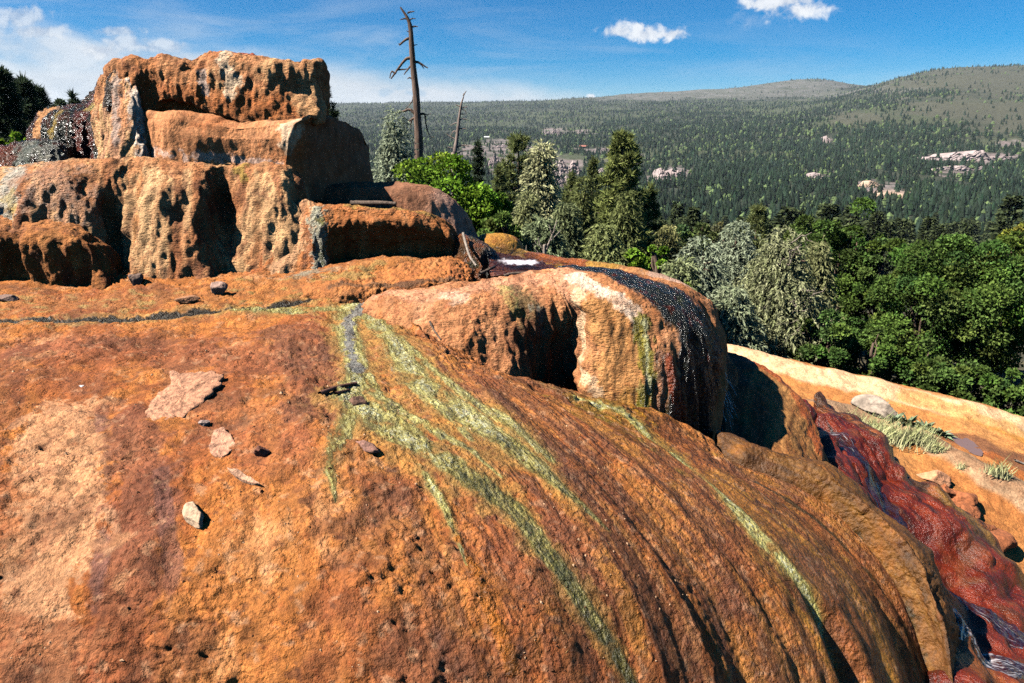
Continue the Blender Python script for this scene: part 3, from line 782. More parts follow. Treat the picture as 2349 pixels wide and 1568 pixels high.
F_ = loft([[(630,468,6.55),(620,530,6.25),(605,580,6.1),(590,640,5.95)],
 [(672,462,6.3),(665,525,6.05),(655,580,5.95),(645,640,5.82)],
 [(715,464,6.22),(708,530,5.97),(702,580,5.9),(695,645,5.8)],
 [(750,466,6.2),(748,525,5.98),(745,580,5.95),(745,640,5.85)],
 [(800,472,6.2),(800,515,6.05),(800,570,6.20),(800,635,6.18)],
 [(870,474,6.2),(875,515,6.06),(878,570,6.24),(880,628,6.22)],
 [(930,478,6.22),(940,520,6.08),(945,565,6.26),(950,615,6.26)],
 [(985,487,6.3),(1002,530,6.15),(1010,565,6.28),(1015,605,6.28)],
 [(1025,515,6.4),(1042,550,6.3),(1050,575,6.3),(1052,600,6.3)],
 [(1038,530,6.8),(1058,560,6.7),(1066,580,6.7),(1070,600,6.7)]], .75, 165, 350, dome=-.01, shoulder=.35)
base_col(F_, [(0.26,0.08,0.025), (0.40,0.14,0.04), (0.46,0.19,0.07)], 2.2, 153, .8)
F_.disp(walls(F_, .95, 154, 1.2, 6))
F_.paint(sstep(1.0-F_.line([(690,470),(680,540),(640,610)], .14)+nz(F_,8,3)*.7, 0, .5)*.7, (0.60,0.34,0.17), .25)
F_.paint(sstep(1.0-F_.line([(700,480),(715,560),(700,610)], .10)+nz(F_,8,4)*.8, 0, .5)*.6, (0.42,0.13,0.03), .7)
F_.paint(sstep(1.0-F_.line([(725,482),(730,530),(738,580),(738,625)], .085)+nz(F_,10,5)*.9, 0, .5)*.85, (0.40,0.40,0.28), .8)
F_.paint(sstep(.8-F_.line([(735,500),(742,560),(745,620)], .045)+nz(F_,10,6)*.9, 0, .5)*.85, GREEN, .8)
F_.paint(sstep(1.0-F_.line([(760,475),(880,482),(980,495)], .05)+nz(F_,10,7)*.8, 0, .5)*.7, (0.46,0.15,0.03), .7)
F_.paint(sstep(1.0-F_.line([(800,470),(930,476),(1000,490)], .05)+nz(F_,10,8)*.9, 0, .5)*.6, (0.28,0.19,0.03), .6)
F_.build('right_terrace', M_WALL, mound)

G_ = loft([[(640,440,7.6),(640,465,7.4),(640,540,7.2)],
 [(720,424,7.2),(715,445,7.0),(715,540,6.85)],
 [(800,420,7.05),(800,440,6.85),(800,540,6.75)],
 [(880,420,7.0),(880,442,6.78),(878,540,6.68)],
 [(945,419,7.0),(945,450,6.74),(942,545,6.62)],
 [(1005,432,7.0),(1010,480,6.78),(1010,560,6.65)],
 [(1045,460,7.1),(1062,510,6.9),(1068,575,6.72)],
 [(1074,505,7.35),(1092,540,7.15),(1102,580,7.0)]], 1.1, 100, 230, dome=-.02, shoulder=.3)
base_col(G_, [(0.50,0.22,0.10), PINK, (0.60,0.32,0.20)], 2.2, 163)
G_.disp(walls(G_, .6, 164, .6))
G_.paint(sstep(1.0-G_.line([(1020,450),(1055,500),(1085,545)], .16)+nz(G_,9,3)*.7, 0, .5)*.7, (0.33,0.21,0.16))
G_.paint(sstep(nz(G_, 22, 166), .2, .35)*sstep(G_.P0[...,0], -.75, -.5)*.6, BROWN)
G_.paint(sstep(-.75-G_.P0[...,0]+nz(G_,6,9)*.1, -.1, .15)*.85, (0.20,0.085,0.042))  # left part coloured dark brown, painting in the tower's shadow there
G_.build('back_ledge', M_SMOOTH, mound)

# wet cascade rocks at the far left
for nm, cols, bk, sd in [('cascade_rock', [[(70,305,8.3),(72,330,8.1),(72,380,8.0)],[(86,258,7.95),(80,300,7.75),(78,385,7.6)],[(112,247,7.85),(108,290,7.55),(104,390,7.4)],[(150,244,7.8),(145,285,7.46),(140,395,7.3)],[(188,239,7.75),(184,285,7.42),(182,395,7.3)],[(206,226,7.7),(206,280,7.42),(208,395,7.3)],[(226,190,7.6),(226,270,7.30),(232,395,7.2)],[(252,170,7.7),(252,280,7.5),(260,395,7.4)]], .8, 173),
  ('overflow_ledge', [[(-160,345,7.4),(-160,390,7.0),(-160,470,6.8)],[(-30,338,7.1),(-36,372,6.72),(-40,460,6.55)],[(40,324,7.05),(34,358,6.70),(30,450,6.5)],[(90,321,7.0),(88,352,6.68),(85,440,6.5)],[(130,324,7.0),(134,352,6.72),(134,430,6.55)],[(154,336,7.05),(163,365,6.9),(166,425,6.75)]], .8, 183)]:
    Q = loft(cols, bk, 120, 210, dome=0, shoulder=.35)
    base_col(Q, [BLACKG, (0.035,0.035,0.022), (0.09,0.03,0.014), (0.02,0.024,0.015)], 4.0, sd, 1.0)
    Q.disp(walls(Q, .75, sd+1, 1.4, 9)+.02*fbm(Q.P0, (20,20,26), 2, sd+3))
    Q.W[:] = .95
    if nm == 'cascade_rock':
        Q.paint(sstep(1.0-Q.line([(78,320),(86,262),(104,250)], .13)+nz(Q,6,3)*.3, 0, .4)*.95, (0.52,0.24,0.09), .1)
        Q.paint(sstep(1.0-Q.line([(140,250),(125,280),(118,320)], .05)+nz(Q,8,3)*.5, 0, .4)*.8, (0.32,0.20,0.02), .8)
        Q.paint(sstep(1.0-Q.line([(205,240),(195,290),(195,350)], .16)+nz(Q,8,4)*.7, 0, .4)*.7, (0.16,0.03,0.02), .9)
        Q.paint(sstep(1.0-Q.line([(228,200),(226,235)], .10)+nz(Q,8,5)*.5, 0, .4)*.8, (0.45,0.19,0.07), .3)
        Q.paint(sstep(1.0-Q.line([(196,250),(215,245),(232,240)], .05)+nz(Q,8,6)*.7, 0, .4)*.7, (0.40,0.30,0.04), .7)
    else:
        Q.paint(sstep(1.0-Q.line([(60,350),(110,350)], .22)+nz(Q,9,3)*1.2, 0, .4)*.6, (0.26,0.28,0.22), .8)
        Q.paint(sstep(1.0-Q.line([(-20,345),(10,360),(0,400)], .16)+nz(Q,9,4)*.8, 0, .4)*.7, (0.20,0.05,0.02), .9)
    Q.build(nm, M_WALL, mound)

# ------------------------------------------------------------------ the waterfall dome
K_ = loft([[(862,674,5.55),(848,700,5.28),(846,725,5.05),(850,760,4.95)],
 [(885,664,5.35),(880,690,5.05),(885,735,4.85),(890,800,4.85)],
 [(940,662,5.2),(938,700,4.88),(940,760,4.64),(945,830,4.48)],
 [(1000,663,5.05),(1002,705,4.75),(1005,780,4.54),(1010,860,4.38)],
 [(1050,660,5.05),(1055,710,4.70),(1060,800,4.50),(1062,890,4.34)],
 [(1100,646,5.12),(1112,705,4.74),(1122,810,4.52),(1128,900,4.36)],
 [(1160,635,5.2),(1175,700,4.80),(1190,820,4.60),(1195,930,4.48)],
 [(1220,626,5.25),(1245,700,4.86),(1250,830,4.86),(1255,950,4.90)],
 [(1262,620,5.25),(1295,690,4.90),(1290,830,5.0),(1294,950,5.04)],
 [(1296,617,5.25),(1325,680,4.86),(1326,820,4.86),(1318,955,4.75)],
 [(1330,616,5.22),(1348,690,4.70),(1345,820,4.58),(1335,955,4.48)],
 [(1385,618,5.2),(1405,700,4.64),(1400,830,4.52),(1390,960,4.43)],
 [(1440,626,5.2),(1465,720,4.64),(1465,840,4.50),(1460,970,4.42)],
 [(1500,636,5.22),(1535,735,4.70),(1530,850,4.52),(1520,990,4.44)],
 [(1550,648,5.25),(1595,750,4.82),(1590,870,4.62),(1575,1020,4.52)],
 [(1590,664,5.35),(1635,775,5.0),(1634,880,4.80),(1615,1030,4.66)],
 [(1618,692,5.6),(1653,800,5.35),(1648,900,5.15),(1635,1040,5.0)]], .95, 270, 570, dome=.0, shoulder=.34, backdrop=.05)
base_col(K_, [(0.42,0.15,0.05), (0.50,0.21,0.085), (0.56,0.27,0.13)], 1.7, 203, .6)
K_.P[..., 0] += .10*np.exp(-((K_.P0[..., 0]-.5)/.22)**2)*fbm(np.stack([K_.P0[..., 0]*1.5, 0*K_.P0[..., 0], K_.P0[..., 2]*3.5], -1), 1.0, 3, 77)
wl = walls(K_, .9, 204, 2.0, 5.5)
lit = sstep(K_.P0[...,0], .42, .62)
K_.disp(wl*(1-.45*lit))
K_.paint(sstep(1.05-K_.line([(880,672),(1030,668),(1100,655),(1300,630),(1330,660)], .16)+nz(K_,6,2)*.7, 0, .5)*.65, (0.62,0.30,0.17))
K_.paint(sstep(1.0-K_.line([(1030,668),(1050,690)], .10)+nz(K_,9,2)*.7, 0, .5)*.6, (0.72,0.48,0.33))
K_.paint(sstep(1.0-K_.line([(1170,660),(1200,700),(1215,780),(1220,830)], .11)+nz(K_,(9,9,3),3)*.9, 0, .5)*.75, (0.10,0.085,0.03), .35)
K_.paint(sstep(1.0-K_.line([(1230,710),(1240,760)], .06)+nz(K_,(9,9,3),4)*.9, 0, .5)*.6, (0.33,0.34,0.27), .3)
K_.paint(sstep(1.0-K_.line([(1150,655),(1165,690),(1190,720)], .06)+nz(K_,9,5)*.9, 0, .5)*.6, (0.30,0.25,0.07), .3)
K_.paint(sstep(1.0-K_.line([(1210,800),(1270,800),(1285,880)], .22)+nz(K_,7,5)*.6, 0, .5)*.6, (0.21,0.075,0.035))  # shade of the recess painted in as a dark rust tone
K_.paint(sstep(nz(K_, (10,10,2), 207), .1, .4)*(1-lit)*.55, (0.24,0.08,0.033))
# pale lip and tan curtain to the left of the fall
K_.paint(sstep(1.0-K_.line([(1400,720),(1420,800),(1410,900)], .26)+nz(K_,7,6)*.5, 0, .5)*.8, (0.50,0.235,0.075), .1)
K_.paint(sstep(1.0-K_.line([(1340,680),(1330,760),(1335,850),(1365,900)], .065)+nz(K_,9,7)*.8, 0, .4)*.85, (0.72,0.47,0.27))
K_.paint(sstep(1.0-K_.line([(1320,640),(1370,660),(1420,690),(1455,715)], .075)+nz(K_,9,8)*.7, 0, .4)*.85, (0.80,0.60,0.44))
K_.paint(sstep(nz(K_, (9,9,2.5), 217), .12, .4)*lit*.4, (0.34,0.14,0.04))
K_.paint(sstep(1.0-K_.line([(1310,915),(1450,920),(1560,960)], .12)+nz(K_,9,9)*.6, 0, .5)*.75, (0.36,0.16,0.02), .6)
K_.paint(sstep(1.0-K_.line([(1475,735),(1482,800),(1488,880),(1470,930)], .065)+nz(K_,(12,12,3),10)*.9, 0, .4)*.9, (0.23,0.20,0.02), .9)
K_.paint(sstep(.7-K_.line([(1480,740),(1485,820),(1490,900)], .035)+nz(K_,(12,12,3),11)*.9, 0, .4)*.7, (0.45,0.45,0.25), .9)
# black stream over the top and down the fall
blk = sstep(1.0-K_.line([(1290,606,.07),(1380,622,.12),(1450,642,.19),(1530,685,.25),(1600,750,.30),(1615,860,.32),(1590,970,.28)], .1)+nz(K_,(10,10,3),12)*.25, 0, .25)
K_.paint(blk, BLACKG, .97)
K_.paint(blk*sstep(fbm(K_.P0, (16,16,1.6), 3, 13), .18, .4)*.85, (0.085,0.014,0.004), .95)
K_.paint(blk*sstep(fbm(K_.P0, (14,14,1.8), 3, 23), .25, .45)*.7, (0.032,0.036,0.006), .95)
K_.paint(sstep(1.0-K_.line([(1530,830),(1550,900),(1560,960)], .05)+nz(K_,(12,12,3),14)*.6, 0, .3)*.8, (0.33,0.04,0.006), .95)
K_.paint(sstep(1.0-K_.line([(1512,820),(1515,900),(1512,940)], .055)+nz(K_,(12,12,3),15)*.5, 0, .3)*.8, (0.42,0.18,0.09), .9)
K_.paint(sstep(1.0-K_.line([(1600,690),(1640,770),(1645,860)], .04)+nz(K_,9,16)*.6, 0, .4)*.7, (0.22,0.06,0.015), .6)
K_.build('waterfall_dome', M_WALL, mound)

# rim beyond the black stream, amber rock behind the pool
def ridge(pts, wf, hf, wb, hb, nv, nu, z0=0.0):
    c = np.array([pY(*q) for q in pts]); c[:, 2] += z0
    tan = np.gradient(c, axis=0); side = np.stack([-tan[:, 1], tan[:, 0], 0*tan[:, 0]], -1)
    side /= np.linalg.norm(side, axis=1, keepdims=True)
    side *= np.sign(side[:, 1:2]+1e-6) if True else 1
    up = np.array([0, 0, 1.0])
    rows = [c-side*wf*1.15-up*(hf+.12), c-side*wf-up*hf, c-side*wf*.45-up*hf*.25, c, c+side*wb*.5-up*hb*.25, c+side*wb-up*hb, c+side*(wb*1.1)-up*(hb+.5)]
    S = patch(rows[::-1], nv, nu)
    if S.N[..., 2].mean() < 0: S.N = -S.N; S.flip = True
    return S
J_ = ridge([(1190,571,6.75),(1240,581,6.55),(1319,594,6.25),(1397,607,6.05),(1470,622,5.9),(1540,642,5.78),(1592,668,5.68),(1628,706,5.62),(1648,760,5.6),(1654,830,5.55),(1645,930,5.4)], .13, .06, .25, .18, 60, 280)
base_col(J_, [(0.40,0.16,0.05), (0.46,0.22,0.09), PINK], 2.6, 223)
J_.disp(walls(J_, .5, 224, .3))
J_.paint(sstep(1.0-J_.line([(1200,572),(1300,592),(1380,608)], .17)+nz(J_,7,3)*.6, 0, .4)*.85, (0.40,0.20,0.018), .7)
J_.paint(sstep(1.0-J_.line([(1215,582),(1260,592),(1330,606)], .09)+nz(J_,7,4)*.7, 0, .4)*.8, (0.24,0.04,0.01), .8)
J_.paint(sstep(1.0-J_.line([(1500,632),(1590,672),(1648,770)], .14)+nz(J_,12,5)*.8, 0, .4)*.75, (0.44,0.29,0.22))
J_.paint(sstep(1.0-J_.line([(1640,740),(1654,800),(1650,900)], .2)+nz(J_,12,6)*.6, 0, .4)*.7, (0.26,0.16,0.12))  # lower right of the rim painted darker to stand for its shadow
J_.build('outer_rim', M_ROCK, mound)
I_ = loft([[(1090,548,7.3),(1085,560,7.2),(1080,600,7.1)],[(1110,538,7.15),(1106,556,7.0),(1104,600,6.9)],[(1145,537,7.1),(1143,558,6.92),(1142,600,6.85)],[(1178,544,7.1),(1182,562,6.98),(1184,600,6.9)],[(1193,556,7.2),(1200,568,7.15),(1204,600,7.1)]], .4, 60, 120, dome=.01)
base_col(I_, [(0.34,0.14,0.015), (0.42,0.20,0.02), (0.30,0.09,0.015)], 5, 233); I_.W[:] = .5
I_.disp(walls(I_, .4, 234, .5)); I_.build('amber_rock', M_ROCK, mound)
# dark wet rock left of the pool
O_ = loft([[(1030,560,6.5),(1030,585,6.35),(1030,640,6.2)],[(1052,540,6.4),(1052,580,6.2),(1052,645,6.1)],[(1080,545,6.35),(1085,585,6.18),(1088,640,6.1)],[(1110,558,6.4),(1120,590,6.25),(1125,635,6.15)],[(1128,572,6.5),(1145,598,6.4),(1150,630,6.35)]], .45, 90, 150, dome=0)
base_col(O_, [BLACKG, (0.10,0.045,0.015), (0.20,0.06,0.015), (0.05,0.04,0.012)], 6, 243, 1.0); O_.W[:] = .8
O_.disp(walls(O_, .7, 244, 1.2, 9)); O_.build('dark_wet_rock', M_WALL, mound)
# raised bench lump in front of the terrace
H_ = loft([[(700,622,5.95),(690,640,5.7),(690,668,5.4)],[(780,618,5.85),(775,642,5.5),(775,672,5.25)],[(870,610,5.85),(868,640,5.5),(868,664,5.3)],[(950,598,5.9),(955,630,5.55),(958,656,5.35)],[(1020,592,5.95),(1030,622,5.6),(1035,648,5.4)],[(1055,602,6.05),(1072,625,5.8),(1078,645,5.6)]], .5, 110, 320, dome=.0, shoulder=.2)
base_col(H_, [(0.36,0.11,0.028), (0.44,0.15,0.035), (0.46,0.19,0.06)], 4, 253)
H_.disp(crust(H_, 1.3, 254)); H_.W[:] = .3
H_.paint(sstep(1.0-H_.line([(700,640),(800,640),(830,630)], .1)+nz(H_,9,3)*.8, 0, .4)*.6, (0.34,0.24,0.06), .5)
H_.paint(sstep(1.0-H_.line([(760,660),(870,655),(960,648),(1040,640)], .04)+nz(H_,9,4)*.8, 0, .4)*.7, (0.10,0.05,0.018), .6)
H_.build('bench_lump', M_ROCK, mound)

# ------------------------------------------------------------------ brown ridge beyond the fall, red chute
R_ = loft([[(1600,812,6.2),(1600,900,5.6),(1600,1060,4.9)],
 [(1660,808,6.1),(1650,890,5.45),(1645,1050,4.75)],
 [(1721,826,5.95),(1700,900,5.4),(1695,1060,4.72)],
 [(1776,859,5.8),(1752,930,5.3),(1745,1080,4.65)],
 [(1833,916,5.6),(1808,980,5.15),(1800,1100,4.6)],
 [(1866,972,5.4),(1848,1030,5.05),(1842,1125,4.58)],
 [(1889,1025,5.2),(1882,1070,4.98),(1878,1150,4.6)],
 [(1902,1075,5.25),(1905,1110,5.1),(1905,1180,4.9)]], .6, 150, 230, dome=-.02, shoulder=.2)
base_col(R_, [(0.16,0.06,0.018), (0.26,0.10,0.026), (0.34,0.155,0.045)], 3, 263, 1.0); R_.W[:] = .3
R_.disp(walls(R_, .5, 264, .9, 5)+.008*R_.st(14, 1.5, 5))
R_.paint(sstep(1.0-R_.line([(1721,828),(1800,880),(1850,960),(1885,1040)], .07)+nz(R_,9,3)*.6, 0, .4)*.7, (0.34,0.07,0.012), .7)
R_.paint(sstep(1.0-R_.line([(1670,830),(1640,900),(1650,1000)], .25)+nz(R_,9,4)*.4, 0, .4)*.75, (0.12,0.06,0.03), .15)  # dome's shadow on the ridge put into the colour as a dark patch
R_.build('brown_ridge', M_SMOOTH, mound)

kl = [(1840,930,6.4),(1880,1000,5.8),(1915,1085,5.3),(1960,1150,5.0),(2040,1225,4.78),(2062,1270,4.5),(2120,1350,4.05),(2180,1500,3.6),(2200,1750,3.0)]
km = [(1860,940,6.4),(1915,985,5.95),(1975,1070,5.4),(2040,1150,5.05),(2088,1215,4.86),(2110,1275,4.62),(2220,1370,4.25),(2340,1470,3.95),(2500,1700,3.4)]
kr = [(1872,922,6.7),(1950,962,6.35),(2030,1040,5.95),(2085,1100,5.7),(2135,1128,5.6),(2235,1221,5.25),(2310,1302,5.0),(2400,1400,4.8),(2600,1620,4.4)]
kl, km, kr = [np.array([pY(*q) for q in k]) for k in (kl, km, kr)]
up = np.array([0, 0, 1.])
rows = [kl+np.array([-.35, -.05, -.25]), kl+np.array([-.03, 0, .02]), kl*.55+km*.45-up*.03, km-up*.035, km*.5+kr*.5-up*.02, kr*.85+km*.15+up*.03, kr, kr+np.array([.10, .10, -.10]), kr+np.array([.25, .3, -.5])]
T_ = patch(np.array(rows).transpose(1, 0, 2), 330, 180)
if T_.N[..., 2].mean() < 0: T_.N = -T_.N
base_col(T_, [(0.025,0.006,0.003), (0.10,0.011,0.004), (0.17,0.021,0.005), (0.10,0.022,0.005)], 3, 273, .6); T_.W[:] = .85
rf = fbm(T_.P0, (4,4,4), 3, 274)
T_.disp(.16*fbm(T_.P0, (1.7,1.7,1.7), 2, 275)+.05*np.abs(fbm(T_.P0, 4.0, 2, 279))+.014*np.abs(fbm(T_.P0, 7, 2, 276)))
bank = sstep(1.0-T_.line([(1872,922),(1950,962),(2030,1040),(2085,1100),(2135,1128),(2235,1221),(2310,1302),(2400,1400)], .17)+nz(T_,8,2)*.6, 0, .4)
T_.paint(bank*.85, (0.055,0.03,0.012), .7)
T_.paint(bank*sstep(nz(T_, 8, 5), .05, .3)*.7, (0.26,0.08,0.02), .6)
T_.paint(sstep(1.0-T_.line([(2150,1140),(2250,1240),(2349,1350)], .09)+nz(T_,8,7)*.6, 0, .4)*.6, (0.30,0.15,0.03), .3)
T_.paint(sstep(1.0-T_.line([(1990,1180),(2060,1240),(2085,1255)], .10)+nz(T_,(12,12,3),6)*1.2, 0, .3)*.6, BLACKG, .9)
T_.paint(sstep(1.0-T_.line([(2190,1460),(2250,1540),(2300,1700)], .25)+nz(T_,8,8)*.4, 0, .5)*.7, (0.30,0.10,0.022), .5)
CHUTE = T_
fT = fbm(np.stack([T_.s*16, T_.t*1.6, 0*T_.s], -1), 1.0, 4, 281)
T_.paint(sstep(fT, .12, .4)*.75, (0.022,0.008,0.005), .8)
T_.paint(sstep(nz(T_, 2.5, 285), .2, .5)*.4, (0.16,0.06,0.018), .5)
T_.paint(sstep(-fT, .15, .4)*.5, (0.17,0.030,0.007), .85)
T_.W = np.maximum(T_.W, .8)
T_.build('red_chute', M_WETRED, mound)

def ribbon(name, S, pts, w, lift, nv, nu, mat, label, foam=0.5, seed=0):
    """thin sheet of running water lying on surface S along pixel points"""
    Q = np.array([S.at(u, v) for u, v in pts]); ws = np.full(len(Q), w) if np.isscalar(w) else np.array(w)
    tq = np.linspace(0, len(Q)-1, nv); c = cr_weights(len(Q), tq)@Q; wv = np.interp(tq, np.arange(len(Q)), ws)
    tn = np.gradient(c, axis=0); tn /= np.linalg.norm(tn, axis=1, keepdims=True)
    nn = []
    flatP = S.P.reshape(-1, 3); flatN = S.N.reshape(-1, 3)
    for q in c: nn.append(flatN[np.argmin(((flatP-q)**2).sum(1))])
    nn = np.array(nn); k = np.ones(9)/9
    nn = np.stack([np.convolve(np.pad(nn[:, i], 4, mode='edge'), k, 'valid') for i in range(3)], -1); nn /= np.linalg.norm(nn, axis=1, keepdims=True)
    sd = np.cross(tn, nn); sd /= np.linalg.norm(sd, axis=1, keepdims=True)
    a = np.linspace(-1, 1, nu)
    wob = 1+.35*perlin(np.stack([tq*1.3, 0*tq+seed, 0*tq], -1), 1.0, seed)
    P = c[:, None]+sd[:, None]*(a[None, :, None]*(wv*wob)[:, None, None])
    # settle every vertex on the rock below it
    P2 = P.reshape(-1, 3).copy()
    for i in range(0, len(P2), 4000):
        d2 = ((P2[i:i+4000, None, :2]-flatP[None, ::7, :2])**2).sum(-1)
        P2[i:i+4000, 2] = flatP[::7][np.argmin(d2, 1), 2]
    P = P2.reshape(P.shape)
    for _ in range(4):
        z = P[..., 2]; zz = np.pad(z, 1, mode='edge'); P[..., 2] = (zz[1:-1, 1:-1]*2+zz[:-2, 1:-1]+zz[2:, 1:-1]+zz[1:-1, :-2]+zz[1:-1, 2:])/6
    edge = np.clip(1.25*(1-np.abs(a)**3), -1, 1)
    P[..., 2] += lift*(edge[None]*1.5-.5)+.012*fbm(np.stack([P[..., 0], P[..., 1], P[..., 2]], -1), 14, 3, seed)
    sl = np.concatenate([[0], np.cumsum(np.linalg.norm(np.diff(c, axis=0), axis=1))])
    R = Surf(P, np.tile(a*wv.mean(), (nv, 1)), np.tile(sl[:, None], (1, nu)))
    R.W = np.tile(foam, (nv, nu)) if np.isscalar(foam) else np.tile(np.interp(tq, np.linspace(0, len(Q)-1, len(foam)), foam)[:, None], (1, nu))
    o = R.build(name, mat); tag(o, label, None, None, 'structure'); return o
ribbon('stream', T_, [(1878,965),(1925,1010),(1985,1085),(2045,1165),(2085,1225),(2095,1262),(2160,1320),(2230,1375),(2300,1425),(2400,1500)], [.07,.11,.13,.13,.11,.10,.11,.12,.12,.12], .010, 260, 40, M_WATER, 'clear shallow water rushing down the red chute with white foam', [.6,.35,.2,.15,.3,.6,.25,.3,.4,.4], 3)
ribbon('stream', T_, [(2130,1370),(2180,1420),(2220,1460),(2270,1500),(2340,1530),(2420,1570)], [.07,.12,.1,.12,.1,.1], .014, 140, 24, M_WATER, 'white foaming water below the step of the red chute at lower right', [.3,.5,.6,.6,.5,.5], 6)
# pool at the head of the fall
pl = [[pY(*q) for q in r] for r in [[(1110,556,6.95),(1140,566,6.8),(1165,572,6.75),(1195,574,6.75)],[(1118,572,6.5),(1145,580,6.45),(1180,582,6.45),(1215,580,6.5)],[(1122,590,6.1),(1160,596,6.05),(1200,598,6.05),(1255,594,6.15)],[(1120,606,5.75),(1170,612,5.65),(1230,612,5.65),(1300,604,5.85)],[(1125,620,5.5),(1180,622,5.45),(1240,620,5.5),(1330,610,5.65)]]]
Wp = patch(pl, 90, 90); Wp.P[..., 2] += .012*fbm(Wp.P0, 9, 3, 5)+.010*fbm(Wp.P0, 22, 2, 6)
Wp.W = sstep(1.2-Wp.spot(1190,590,.24), 0, 1)*1.0
o = Wp.build('pool', M_POOLW); tag(o, 'bright rippling water of the spring pool above the dark fall', None, None, 'structure')
Wb = patch([[q+np.array([0, 0, -.05]) for q in r] for r in pl], 40, 40); base_col(Wb, [(0.10,0.03,0.02), (0.20,0.05,0.02), (0.10,0.08,0.07)], 6, 5); Wb.W[:] = .8
Wb.disp(.02*fbm(Wb.P0, 8, 3, 2)); Wb.build('pool_bed', M_ROCK, mound)

wf = empty('waterfall', tuple(pY(1645, 1000, 4.95)), 'thin veil of falling water at the right edge of the dark fall', 'waterfall')
m, N = mat_new('falling_water'); d1 = N.n('ShaderNodeBsdfDiffuse', i_Color=(.75, .78, .8, 1)); tr = N.n('ShaderNodeBsdfTransparent'); mx = N.n('ShaderNodeMixShader')
N.set(mx.inputs[0], N.math('MULTIPLY', N.ramp(N.noise(N.vmul(N.attr('flow').outputs['Vector'], (80, 22, 1)), 1.0, 3), .42, .66), .6)); N.t.links.new(tr.outputs[0], mx.inputs[1]); N.t.links.new(d1.outputs[0], mx.inputs[2]); finish(N, mx.outputs[0]); M_FALL = m
rgw = np.random.default_rng(900)
for i in range(16):
    u0 = 1615+rgw.uniform(0, 30); p0 = pY(u0, 800+rgw.uniform(0, 60)+(1646-u0)*.5, 5.0); l = rgw.uniform(.25, .6); t = np.linspace(0, 1, 14)
    path = p0+np.stack([.10*t+.06*t*t, -.10*t, -l*t**1.3], -1)+.01*np.stack([perlin(np.stack([t*4, 0*t+i, 0*t+k], -1)) for k in range(3)], -1)
    w = rgw.uniform(.002, .006)*(1-.4*t); q = np.stack([path-np.array([1, .3, 0])*w[:, None], path+np.array([0, -1, 0])*w[:, None]*.6, path+np.array([1, .3, 0])*w[:, None]], 1)-np.array(wf.location)
    sm = np.tile(np.array([-1., 0, 1])*.01, (14, 1)); me = mesh_np('water_strand', q.reshape(-1, 3), grid_faces(14, 3), True, None, np.full(42, .8), {'flow': np.stack([sm+i, np.tile(t[:, None]*l, (1, 3)), 0*sm], -1).reshape(-1, 3)})
    obj('water_strand', me, M_FALL, wf)
# ------------------------------------------------------------------ orange apron on the right
ap = [[(1500,790,11.5),(1721,806,11.3),(1892,846,11),(2121,897,10.7),(2349,960,10.2),(2700,1070,9.5),(3200,1240,8.8)],
 [(1560,795,10),(1721,815,9.6),(1892,855,9.3),(2121,906,9),(2349,969,8.6),(2700,1080,8),(3200,1250,7.5)],
 [(1580,820,9.5),(1750,850,8.9),(1920,895,8.5),(2140,945,8.2),(2349,1010,7.9),(2700,1140,7.4),(3200,1325,7.0)],
 [(1600,870,8.9),(1780,895,8.3),(1950,945,7.9),(2150,995,7.6),(2349,1060,7.2),(2700,1200,6.8),(3200,1400,6.4)],
 [(1700,950,7.4),(1850,965,7.0),(2020,1030,6.7),(2180,1100,6.4),(2349,1180,6.1),(2700,1350,5.7),(3200,1600,5.3)],
 [(1700,1100,6.2),(1900,1130,6.0),(2080,1180,5.8),(2200,1240,5.6),(2349,1330,5.35),(2700,1500,4.9),(3200,1800,4.5)],
 [(1750,1300,5.2),(1950,1340,5.0),(2130,1420,4.8),(2240,1500,4.6),(2360,1600,4.3),(2700,1850,3.9),(3200,2200,3.5)],
 [(1800,1600,4.5),(2000,1700,4.2),(2200,1800,4.0),(2400,1900,3.8),(2600,2000,3.6),(3000,2300,3.3),(3400,2600,3.0)]]
apc = [[pY(*q) for q in r] for r in ap]
for q in apc[0]: q[2] -= 1.2
A2 = patch(apc, 240, 340)
base_col(A2, [(0.38,0.13,0.035), (0.50,0.20,0.055), (0.52,0.23,0.07)], .8, 303)
nA = fbm(A2.P0, (3, 3, 3), 4, 305)
bankd = A2.line([(1900,935),(1990,960),(2080,1000),(2170,1050),(2260,1100),(2340,1140)], .30)
dA = .05*fbm(A2.P0, .9, 3, 306)+.02*fbm(A2.P0, (3, 6, 3), 3, 307)+.006*fbm(A2.P0, 14, 3, 308)-.012*pits(A2.P0, 8, 309)
dA += .16*np.exp(-bankd**2*1.3)
dA += .05*np.exp(-(A2.line([(1700,818),(1892,860),(2121,912),(2349,975),(2700,1090)], .35))**2)
A2.disp(dA); surf_renorm(A2)
A2.paint(sstep(1.0-A2.line([(1640,812),(1750,832),(1900,866),(2121,920),(2349,985),(2600,1060)], .30)+nA*.5, 0, .4)*.9, (0.74,0.46,0.25))
A2.paint(sstep(1.0-bankd+nA*.35, 0, .3)*.9, (0.40,0.25,0.14))
A2.paint(sstep(1.0-A2.line([(2080,905),(2200,950),(2349,1010)], .22)+nA*.9, 0, .5)*.6, (0.50,0.22,0.03))
A2.paint(sstep(1.0-A2.line([(2210,1010),(2300,1050),(2400,1080)], .30)+nA*.9, 0, .4)*.85, (0.17,0.065,0.028), .45)
A2.paint(sstep(1.0-A2.line([(2280,1050),(2330,1085),(2400,1110)], .17)+nA*.9, 0, .4)*.7, (0.42,0.11,0.018), .3)
A2.paint(sstep(1.0-A2.line([(2150,1040),(2215,1080),(2280,1120),(2330,1135)], .12)+nA*.9, 0, .4)*.6, (0.22,0.11,0.055))
